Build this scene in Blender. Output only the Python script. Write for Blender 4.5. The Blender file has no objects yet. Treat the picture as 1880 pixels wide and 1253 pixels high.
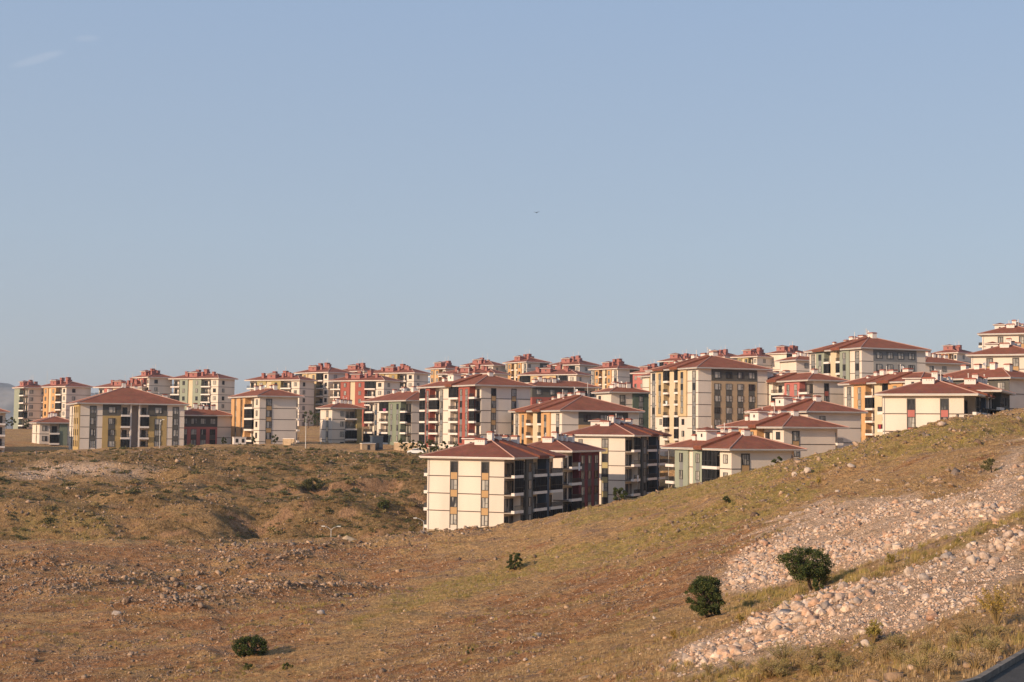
import bpy, bmesh, math, random
import numpy as np
from mathutils import Vector, Matrix, Euler

random.seed(7); RNG = np.random.default_rng(11)
S = bpy.context.scene
COL = S.collection

# ---------------------------------------------------------------- camera, sky, sun, exposure
F = 2611.0                       # focal length in photo pixels (50 mm lens)
PITCH = math.radians(3.58); ROLL = math.radians(0.55)
cam_d = bpy.data.cameras.new('camera'); cam = bpy.data.objects.new('camera', cam_d)
COL.objects.link(cam); S.camera = cam
cam_d.sensor_width = 36.0; cam_d.lens = 36.0 * F / 1880.0
cam_d.clip_start = 0.5; cam_d.clip_end = 30000
CR = Euler((math.pi / 2 + PITCH, 0, 0)).to_matrix() @ Matrix.Rotation(ROLL, 3, 'Z')
cam.matrix_world = CR.to_4x4()

SUN_AZ = math.radians(37)        # how far the sun stands behind the left-hand side
SUN_EL = math.radians(20.5)
sun_vec = Vector((-math.cos(SUN_AZ) * math.cos(SUN_EL), -math.sin(SUN_AZ) * math.cos(SUN_EL), math.sin(SUN_EL)))
sd = bpy.data.lights.new('sun', 'SUN'); sd.energy = 5.0; sd.angle = math.radians(0.6); sd.color = (1.0, 0.74, 0.50)
so = bpy.data.objects.new('sun', sd); COL.objects.link(so)
so.rotation_euler = sun_vec.to_track_quat('Z', 'Y').to_euler(); so.location = (0, 0, 200)

W = bpy.data.worlds.new('World'); S.world = W; W.use_nodes = True
nt = W.node_tree; nt.nodes.clear()
out = nt.nodes.new('ShaderNodeOutputWorld'); bg = nt.nodes.new('ShaderNodeBackground')
sky = nt.nodes.new('ShaderNodeTexSky'); sky.sky_type = 'NISHITA'; sky.sun_disc = False
sky.sun_elevation = SUN_EL; sky.sun_rotation = math.atan2(sun_vec.x, sun_vec.y)
sky.altitude = 900; sky.air_density = 1.0; sky.dust_density = 1.6; sky.ozone_density = 1.4
# thin veil over the lowest part of the sky and two faint streaks of cirrus
tc = nt.nodes.new('ShaderNodeTexCoord'); sep = nt.nodes.new('ShaderNodeSeparateXYZ')
nt.links.new(tc.outputs['Generated'], sep.inputs[0])
rp = nt.nodes.new('ShaderNodeValToRGB'); nt.links.new(sep.outputs['Z'], rp.inputs[0])
rp.color_ramp.elements[0].position = 0.0; rp.color_ramp.elements[0].color = (2.78, 2.88, 3.15, 1)
rp.color_ramp.elements[1].position = 0.30; rp.color_ramp.elements[1].color = (2.22, 2.92, 4.05, 1)
e = rp.color_ramp.elements.new(0.13); e.color = (2.62, 3.13, 3.78, 1)
mx = nt.nodes.new('ShaderNodeMix'); mx.data_type = 'RGBA'; mx.inputs[0].default_value = 0.85
nt.links.new(sky.outputs[0], mx.inputs[6]); nt.links.new(rp.outputs[0], mx.inputs[7])
mp = nt.nodes.new('ShaderNodeMapping'); mp.inputs['Scale'].default_value = (7, 7, 60)
mp.inputs['Rotation'].default_value = (0, 0.35, 0)
nt.links.new(tc.outputs['Generated'], mp.inputs[0])
nz = nt.nodes.new('ShaderNodeTexNoise'); nz.inputs['Scale'].default_value = 1.2; nz.inputs['Detail'].default_value = 6
nt.links.new(mp.outputs[0], nz.inputs[0])
def wdot(px, py, a, b):          # soft spot round a direction of the sky
    d = (CR @ Vector(((px - 940) / F, -(py - 626.5) / F, -1))).normalized()
    vm = nt.nodes.new('ShaderNodeVectorMath'); vm.operation = 'DOT_PRODUCT'
    nn = nt.nodes.new('ShaderNodeVectorMath'); nn.operation = 'NORMALIZE'
    nt.links.new(tc.outputs['Generated'], nn.inputs[0]); nt.links.new(nn.outputs[0], vm.inputs[0])
    vm.inputs[1].default_value = d
    mr = nt.nodes.new('ShaderNodeMapRange'); mr.interpolation_type = 'SMOOTHSTEP'
    mr.inputs[1].default_value = a; mr.inputs[2].default_value = b
    nt.links.new(vm.outputs['Value'], mr.inputs[0]); return mr.outputs[0]
def streak(x0, y0, x1, y1, wid):      # thin cirrus streak lying between two directions of the sky
    d0 = (CR @ Vector(((x0 - 940) / F, -(y0 - 626.5) / F, -1))).normalized(); d1 = (CR @ Vector(((x1 - 940) / F, -(y1 - 626.5) / F, -1))).normalized()
    c_ = ((d0 + d1) / 2).normalized(); a_ = (d1 - d0); hl = a_.length / 2; a_.normalize(); b_ = c_.cross(a_).normalized(); acc = None
    nn = nt.nodes.new('ShaderNodeVectorMath'); nn.operation = 'NORMALIZE'; nt.links.new(tc.outputs['Generated'], nn.inputs[0])
    sb = nt.nodes.new('ShaderNodeVectorMath'); sb.operation = 'SUBTRACT'; nt.links.new(nn.outputs[0], sb.inputs[0]); sb.inputs[1].default_value = c_
    for v, l in ((a_, hl), (b_, wid / F), (c_, 0.2)):
        dt = nt.nodes.new('ShaderNodeVectorMath'); dt.operation = 'DOT_PRODUCT'; nt.links.new(sb.outputs[0], dt.inputs[0]); dt.inputs[1].default_value = v / l
        sq = nt.nodes.new('ShaderNodeMath'); sq.operation = 'MULTIPLY'; nt.links.new(dt.outputs['Value'], sq.inputs[0]); nt.links.new(dt.outputs['Value'], sq.inputs[1])
        if acc is None: acc = sq.outputs[0]
        else:
            q_ = nt.nodes.new('ShaderNodeMath'); q_.operation = 'ADD'; nt.links.new(acc, q_.inputs[0]); nt.links.new(sq.outputs[0], q_.inputs[1]); acc = q_.outputs[0]
    mr = nt.nodes.new('ShaderNodeMapRange'); mr.interpolation_type = 'SMOOTHSTEP'; mr.inputs[1].default_value = 1.0; mr.inputs[2].default_value = 0.0
    nt.links.new(acc, mr.inputs[0]); return mr.outputs[0]
ad = nt.nodes.new('ShaderNodeMath'); ad.operation = 'ADD'
nt.links.new(streak(8, 126, 128, 92, 9), ad.inputs[0]); nt.links.new(streak(132, 72, 188, 70, 7), ad.inputs[1])
cr = nt.nodes.new('ShaderNodeMapRange'); cr.inputs[1].default_value = 0.42; cr.inputs[2].default_value = 0.75
cr.inputs[3].default_value = 0.10; cr.inputs[4].default_value = 0.30; nt.links.new(nz.outputs[0], cr.inputs[0])
ml = nt.nodes.new('ShaderNodeMath'); ml.operation = 'MULTIPLY'
nt.links.new(ad.outputs[0], ml.inputs[0]); nt.links.new(cr.outputs[0], ml.inputs[1])
mx2 = nt.nodes.new('ShaderNodeMix'); mx2.data_type = 'RGBA'; mx2.inputs[7].default_value = (4.2, 4.4, 4.9, 1)
nt.links.new(ml.outputs[0], mx2.inputs[0]); nt.links.new(mx.outputs[2], mx2.inputs[6])
nt.links.new(mx2.outputs[2], bg.inputs[0]); bg.inputs[1].default_value = 0.145
nt.links.new(bg.outputs[0], out.inputs[0])

S.view_settings.view_transform = 'Standard'; S.view_settings.look = 'None'
S.view_settings.exposure = 0.10; S.view_settings.gamma = 1.0

# ---------------------------------------------------------------- helpers
def ray(px, py):
    return CR @ Vector(((px - 940) / F, -(py - 626.5) / F, -1))
def at(px, py, Y):
    d = ray(px, py); return d * (Y / d.y)
CRI = CR.inverted()
CRN = np.array(CRI)
def proj_np(P):
    q = P @ CRN.T; w = -q[:, 2]
    w = np.where(w < 0.1, 0.1, w)
    return 940 + q[:, 0] / w * F, 626.5 - q[:, 1] / w * F

def link(o, parent=None):
    COL.objects.link(o)
    if parent is not None: o.parent = parent
    return o
def tag(o, label=None, cat=None, group=None, kind=None):
    if label: o['label'] = label
    if cat: o['category'] = cat
    if group: o['group'] = group
    if kind: o['kind'] = kind
    return o
def empty(name, loc, rz=0):
    o = bpy.data.objects.new(name, None); o.location = loc; o.rotation_euler = (0, 0, rz)
    o.empty_display_size = 0.5
    return link(o)

class MB:
    def __init__(s): s.v = []; s.f = []; s.m = []
    def quad(s, a, b, c, d, m=0):
        n = len(s.v); s.v += [a, b, c, d]; s.f.append((n, n + 1, n + 2, n + 3)); s.m.append(m)
    def tri(s, a, b, c, m=0):
        n = len(s.v); s.v += [a, b, c]; s.f.append((n, n + 1, n + 2)); s.m.append(m)
    def box(s, x0, x1, y0, y1, z0, z1, m=0):
        if x0 > x1: x0, x1 = x1, x0
        if y0 > y1: y0, y1 = y1, y0
        n = len(s.v)
        s.v += [(x0, y0, z0), (x1, y0, z0), (x1, y1, z0), (x0, y1, z0), (x0, y0, z1), (x1, y0, z1), (x1, y1, z1), (x0, y1, z1)]
        for q in ((0, 3, 2, 1), (4, 5, 6, 7), (0, 1, 5, 4), (1, 2, 6, 5), (2, 3, 7, 6), (3, 0, 4, 7)):
            s.f.append(tuple(n + i for i in q)); s.m.append(m)
    def tube(s, p, q, r0, r1, k=6, m=0, cap=True):
        p = Vector(p); q = Vector(q); d = (q - p)
        if d.length < 1e-6: return
        d.normalize(); u = d.orthogonal().normalized(); w = d.cross(u); n = len(s.v)
        for c, r in ((p, r0), (q, r1)):
            for i in range(k):
                a = 2 * math.pi * i / k; s.v.append(tuple(c + (u * math.cos(a) + w * math.sin(a)) * r))
        for i in range(k):
            j = (i + 1) % k; s.f.append((n + i, n + j, n + k + j, n + k + i)); s.m.append(m)
        if cap:
            s.f.append(tuple(n + i for i in range(k))[::-1]); s.m.append(m)
            s.f.append(tuple(n + k + i for i in range(k))); s.m.append(m)
    def mesh(s, name, mats):
        me = bpy.data.meshes.new(name); me.from_pydata(s.v, [], s.f)
        for x in (mats if isinstance(mats, (list, tuple)) else [mats]): me.materials.append(x)
        if s.m and max(s.m) > 0: me.polygons.foreach_set('material_index', s.m)
        me.update(); return me
    def build(s, name, mats, parent=None, loc=None):
        o = bpy.data.objects.new(name, s.mesh(name, mats))
        if loc is not None: o.location = loc
        return link(o, parent)

def fast_mesh(name, V, Fq, mats, smooth=False, col=None):
    """V (n,3) float, Fq (m,k) int -> mesh; col (n,3) per-vertex colour"""
    me = bpy.data.meshes.new(name); k = Fq.shape[1]
    me.vertices.add(len(V)); me.vertices.foreach_set('co', V.astype(np.float32).ravel())
    me.loops.add(Fq.size); me.loops.foreach_set('vertex_index', Fq.astype(np.int32).ravel())
    me.polygons.add(len(Fq)); me.polygons.foreach_set('loop_start', np.arange(0, Fq.size, k, dtype=np.int32))
    if smooth: me.polygons.foreach_set('use_smooth', np.ones(len(Fq), bool))
    me.update(calc_edges=True)
    for x in (mats if isinstance(mats, (list, tuple)) else [mats]): me.materials.append(x)
    if col is not None:
        a = me.color_attributes.new('tint', 'FLOAT_COLOR', 'POINT')
        c = np.ones((len(V), 4), np.float32); c[:, :col.shape[1]] = col; a.data.foreach_set('color', c.ravel())
    me.validate(); return me

# ---------------------------------------------------------------- materials
def nmat(name):
    m = bpy.data.materials.new(name); m.use_nodes = True
    t = m.node_tree; b = t.nodes['Principled BSDF']
    b.inputs['Specular IOR Level'].default_value = 0.3
    return m, t, b
def mat(name, c, rough=0.85, var=0.12, scale=0.6, bump=0.0, bscale=20, metal=0.0, spec=0.3, streak=False):
    m, t, b = nmat(name); b.inputs['Roughness'].default_value = rough; b.inputs['Metallic'].default_value = metal
    b.inputs['Specular IOR Level'].default_value = spec
    co = t.nodes.new('ShaderNodeTexCoord')
    n = t.nodes.new('ShaderNodeTexNoise'); n.inputs['Scale'].default_value = scale; n.inputs['Detail'].default_value = 5
    if streak:
        mp = t.nodes.new('ShaderNodeMapping'); mp.inputs['Scale'].default_value = (1, 1, 0.25)
        t.links.new(co.outputs['Object'], mp.inputs[0]); t.links.new(mp.outputs[0], n.inputs[0])
    else: t.links.new(co.outputs['Object'], n.inputs[0])
    mr = t.nodes.new('ShaderNodeMapRange'); mr.inputs[1].default_value = 0.3; mr.inputs[2].default_value = 0.7
    mr.inputs[3].default_value = 1 - var; mr.inputs[4].default_value = 1 + var; t.links.new(n.outputs[0], mr.inputs[0])
    oi = t.nodes.new('ShaderNodeObjectInfo')
    mu = t.nodes.new('ShaderNodeVectorMath'); mu.operation = 'SCALE'; mu.inputs[0].default_value = c[:3]
    t.links.new(mr.outputs[0], mu.inputs['Scale']); t.links.new(mu.outputs[0], b.inputs['Base Color'])
    if bump:
        n2 = t.nodes.new('ShaderNodeTexNoise'); n2.inputs['Scale'].default_value = bscale; n2.inputs['Detail'].default_value = 4
        t.links.new(co.outputs['Object'], n2.inputs[0])
        bp = t.nodes.new('ShaderNodeBump'); bp.inputs['Strength'].default_value = bump; bp.inputs['Distance'].default_value = 0.1
        t.links.new(n2.outputs[0], bp.inputs['Height']); t.links.new(bp.outputs[0], b.inputs['Normal'])
    return m
def tile_mat(name, c):
    m, t, b = nmat(name); b.inputs['Roughness'].default_value = 0.9; b.inputs['Specular IOR Level'].default_value = 0.12
    co = t.nodes.new('ShaderNodeTexCoord')
    n = t.nodes.new('ShaderNodeTexNoise'); n.inputs['Scale'].default_value = 0.35; n.inputs['Detail'].default_value = 8; n.inputs['Roughness'].default_value = 0.7
    t.links.new(co.outputs['Object'], n.inputs[0])
    n3 = t.nodes.new('ShaderNodeTexVoronoi'); n3.inputs['Scale'].default_value = 3.2; t.links.new(co.outputs['Object'], n3.inputs[0])
    r = t.nodes.new('ShaderNodeValToRGB'); t.links.new(n.outputs[0], r.inputs[0])
    r.color_ramp.elements[0].position = 0.3; r.color_ramp.elements[0].color = (c[0] * .72, c[1] * .72, c[2] * .75, 1)
    r.color_ramp.elements[1].position = 0.7; r.color_ramp.elements[1].color = (c[0] * 1.18, c[1] * 1.15, c[2] * 1.1, 1)
    mm = t.nodes.new('ShaderNodeMix'); mm.data_type = 'RGBA'; mm.blend_type = 'MULTIPLY'; mm.inputs[0].default_value = 0.22
    t.links.new(r.outputs[0], mm.inputs[6]); t.links.new(n3.outputs['Color'], mm.inputs[7])
    t.links.new(mm.outputs[2], b.inputs['Base Color'])
    # courses of tiles follow height, pans follow both plan axes
    w = t.nodes.new('ShaderNodeTexWave'); w.bands_direction = 'Z'; w.inputs['Scale'].default_value = 2.4
    t.links.new(co.outputs['Object'], w.inputs[0])
    bp = t.nodes.new('ShaderNodeBump'); bp.inputs['Strength'].default_value = 0.5; bp.inputs['Distance'].default_value = 0.08
    t.links.new(w.outputs[0], bp.inputs['Height']); t.links.new(bp.outputs[0], b.inputs['Normal'])
    return m
def glass(name, c, rough=0.08, curtain=None, spec=0.35):
    m, t, b = nmat(name); b.inputs['Roughness'].default_value = rough; b.inputs['Specular IOR Level'].default_value = spec
    co = t.nodes.new('ShaderNodeTexCoord'); n = t.nodes.new('ShaderNodeTexNoise'); n.inputs['Scale'].default_value = 1.3
    oi = t.nodes.new('ShaderNodeObjectInfo'); av = t.nodes.new('ShaderNodeVectorMath'); av.operation = 'ADD'
    sc = t.nodes.new('ShaderNodeVectorMath'); sc.operation = 'SCALE'; sc.inputs['Scale'].default_value = 30
    t.links.new(oi.outputs['Location'], sc.inputs[0]); t.links.new(co.outputs['Object'], av.inputs[0]); t.links.new(sc.outputs[0], av.inputs[1])
    mp = t.nodes.new('ShaderNodeMapping'); mp.inputs['Scale'].default_value = (1.6, 1.6, 0.12); t.links.new(av.outputs[0], mp.inputs[0]); t.links.new(mp.outputs[0], n.inputs[0])
    r = t.nodes.new('ShaderNodeValToRGB'); r.color_ramp.interpolation = 'LINEAR'
    k = curtain or tuple(x * 1.6 for x in c)
    r.color_ramp.elements[0].position = 0.46; r.color_ramp.elements[0].color = (*c, 1)
    r.color_ramp.elements[1].position = 0.52; r.color_ramp.elements[1].color = (*k, 1)
    t.links.new(n.outputs[0], r.inputs[0]); t.links.new(r.outputs[0], b.inputs['Base Color'])
    return m
M = {}
M['cream'] = mat('cream_render', (0.69, 0.60, 0.51), var=0.08, scale=0.25, bump=0.15, bscale=3, streak=True)
M['white'] = mat('white_render', (0.74, 0.67, 0.61), var=0.06, scale=0.8)
M['yellow'] = mat('pale_yellow_render', (0.62, 0.50, 0.34), var=0.05)
M['ochre'] = mat('ochre_render', (0.44, 0.31, 0.13), var=0.06)
M['orange'] = mat('orange_render', (0.56, 0.33, 0.155), var=0.06)
M['tan'] = mat('tan_render', (0.46, 0.29, 0.14), var=0.06)
M['red'] = mat('brick_red_render', (0.33, 0.095, 0.07), var=0.07)
M['rose'] = mat('rose_render', (0.44, 0.15, 0.13), var=0.07)
M['green'] = mat('sage_green_render', (0.28, 0.305, 0.24), var=0.06)
M['dgreen'] = mat('dark_green_render', (0.10, 0.135, 0.105), var=0.06)
M['olive'] = mat('olive_render', (0.38, 0.31, 0.15), var=0.06)
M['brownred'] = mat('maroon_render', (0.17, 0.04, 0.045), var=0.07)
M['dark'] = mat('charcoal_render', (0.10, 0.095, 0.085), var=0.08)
M['grey'] = mat('grey_render', (0.20, 0.20, 0.20), var=0.06)
M['band'] = mat('brown_joint', (0.09, 0.065, 0.05), var=0.1)
M['plinth'] = mat('stone_plinth', (0.42, 0.31, 0.20), var=0.2, scale=1.5, bump=0.3)
M['roof'] = tile_mat('red_roof_tiles', (0.27, 0.10, 0.062))
M['roof2'] = tile_mat('weathered_roof_tiles', (0.235, 0.088, 0.06))
M['roof3'] = tile_mat('dull_roof_tiles', (0.26, 0.098, 0.07))
M['cap'] = mat('ridge_tile', (0.42, 0.24, 0.19), var=0.1)
M['pink'] = mat('pink_chimney_render', (0.35, 0.145, 0.125), var=0.08)
M['chcap'] = mat('chimney_cap_tile', (0.32, 0.11, 0.08), var=0.1)
M['frame'] = mat('dark_window_frame', (0.035, 0.033, 0.033), rough=0.5, var=0.05)
M['rail'] = mat('dark_railing', (0.03, 0.03, 0.032), rough=0.5, var=0.05)
M['g1'] = glass('dim_glass', (0.02, 0.022, 0.026), 0.12, (0.05, 0.05, 0.055))
M['g2'] = glass('curtained_glass', (0.05, 0.05, 0.055), 0.15, (0.34, 0.32, 0.29))
M['g3'] = glass('bright_curtain_glass', (0.22, 0.21, 0.20), 0.2, (0.46, 0.43, 0.38))
M['gb'] = glass('balcony_glazing_glass', (0.012, 0.013, 0.015), 0.5, (0.03, 0.03, 0.032), 0.0)
M['metal'] = mat('galvanised_metal', (0.55, 0.54, 0.52), rough=0.45, var=0.1, metal=0.3)
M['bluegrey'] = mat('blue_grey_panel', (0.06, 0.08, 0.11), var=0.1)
# ---------------------------------------------------------------- ground: heights through measured points
def P(px, py, Y): v = at(px, py, Y); return (v.x, v.y, v.z)
ctl = [P(*a) for a in (
 # near slope, bottom rows
 (0,1253,112),(200,1253,108),(400,1253,102),(620,1253,94),(800,1253,85),(1000,1253,73),(1200,1253,60),(1350,1253,52),(1500,1253,46),(1650,1253,39),
 (0,1100,150),(350,1100,148),(700,1100,138),(460,1205,113),(1000,1170,97),(1100,1100,116),(1295,1137,87),(1480,1090,86),(1350,1020,115),
 (200,1040,185),(600,1040,182),(945,1050,163),(1180,1010,150),(1500,930,130),(1700,900,125),(1700,1000,82),(1880,870,108),(1880,1000,66),
 (1880,1090,48),(1700,1120,53),(1560,1160,54),(1400,1190,59),(1880,800,150),(1640,860,155),(1400,950,150),
 # crest
 (-150,993,232),(0,990,230),(200,991,228),(400,991,226),(600,989,224),(700,984,224),(783,974,222),(860,969,220),(945,960,217),(1030,941,215),(1100,923,213),(1225,898,209),
 (1320,874,204),(1400,855,200),(1480,834,196),(1560,815,192),(1640,790,188),(1700,776,185),(1790,758,182),(1880,746,180),(1990,728,178),
 # far bank of the valley on the left
 (-150,960,252),(0,958,252),(200,955,254),(400,950,256),(600,950,257),(740,958,254),(0,910,285),(200,905,288),(400,905,288),(600,905,288),(740,905,286),
 (0,868,318),(200,866,320),(400,868,322),(600,862,325),(740,868,318),(-150,835,350),(30,834,352),(130,832,350),(250,826,348),(400,823,350),(560,825,354),(700,829,358),(790,834,350),
 (30,812,420),(40,790,560),(-100,790,560),(565,812,410),(570,783,520),(600,800,450))]
rel = [0.0] * len(ctl)
for w in ((0,0,-1.75),(-4,12,-3.3),(0,30,-7.0),(-20,30,-9.5),(-60,60,-17),(-60,20,-13),(22,18,-4.2),(24,50,-5.4),(60,60,-2.5),(60,100,2),(95,180,11),(90,240,9),(-130,150,-18.5),(-110,232,-16.8),
          (-40,-30,-6),(40,-30,1),(-120,0,-14),(120,0,4)):
    ctl.append(w); rel.append(0.0)
# valley floor just behind the near crest
for px, Yc, dz in ((-150,232,3.2),(0,230,3.2),(200,228,3.4),(400,226,3.8),(600,226,4.2),(700,230,2.0),(740,232,0.6)):
    v = at(px, 991, Yc); ctl.append((v.x * 1.05, v.y + 11, v.z - dz)); rel.append(0.0)
BASES = []      # filled from the building list below: (x, y, z)
# ---------------------------------------------------------------- building list (photo measurements turned into real positions)
# key, left edge, near corner, right edge, wall-top height, storey height in photo pixels, storeys, turn, visible storeys, facade A, facade B, colour, roof kit, label
PL='plain'
def fac_long(c, c2='tan'):    # long balcony front
    return [(1.3,'balc'),(0.9,'bay',c,1),(2.0,'balc'),(0.9,'strip','grey'),(1.5,PL),(2.0,'balc'),(2.3,'bay',c,2),(1.2,'balc')]
def fac_bay(c):               # stepped front with coloured bays
    return [(1.5,'strip','grey'),(1.6,'bay',c,1),(1.0,'balc'),(1.1,'plainY'),(0.8,'balcn'),(1.7,'bay',c,1),(0.5,PL),(1.6,'strip','grey')]
def fac_g(c):
    return [(1.4,'balc'),(2.1,'bay',c,1),(0.8,PL),(1.6,'bay',c,1),(2.3,'balc'),(1.7,'win')]
def fac_p(c):                 # far blocks
    return [(1.9,'balc'),(1.7,'bay',c,1),(1.0,'plainY'),(1.8,'bay',c,1),(1.9,'balc'),(1.5,'win')]
def fac_dark(c, n=4):
    return [(1.3,PL),(4.2,'bigbay',c,n),(1.0,PL)]
END2 = lambda c: [(2.9,PL),(0.95,'strip',c),(2.9,PL),(0.95,'strip',c),(2.7,PL)]
END1 = lambda c: [(2.2,PL),(1.0,'strip',c),(3.6,PL)]
ENDR = lambda c: [(0.9,PL),(1.6,'strip',c),(5,PL),(0.9,'balc')]
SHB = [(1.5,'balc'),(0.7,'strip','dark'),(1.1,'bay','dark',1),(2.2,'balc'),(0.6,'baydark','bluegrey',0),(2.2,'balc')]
PEND = [(1.0,PL),(1.3,'win'),(3.2,PL)]
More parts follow.
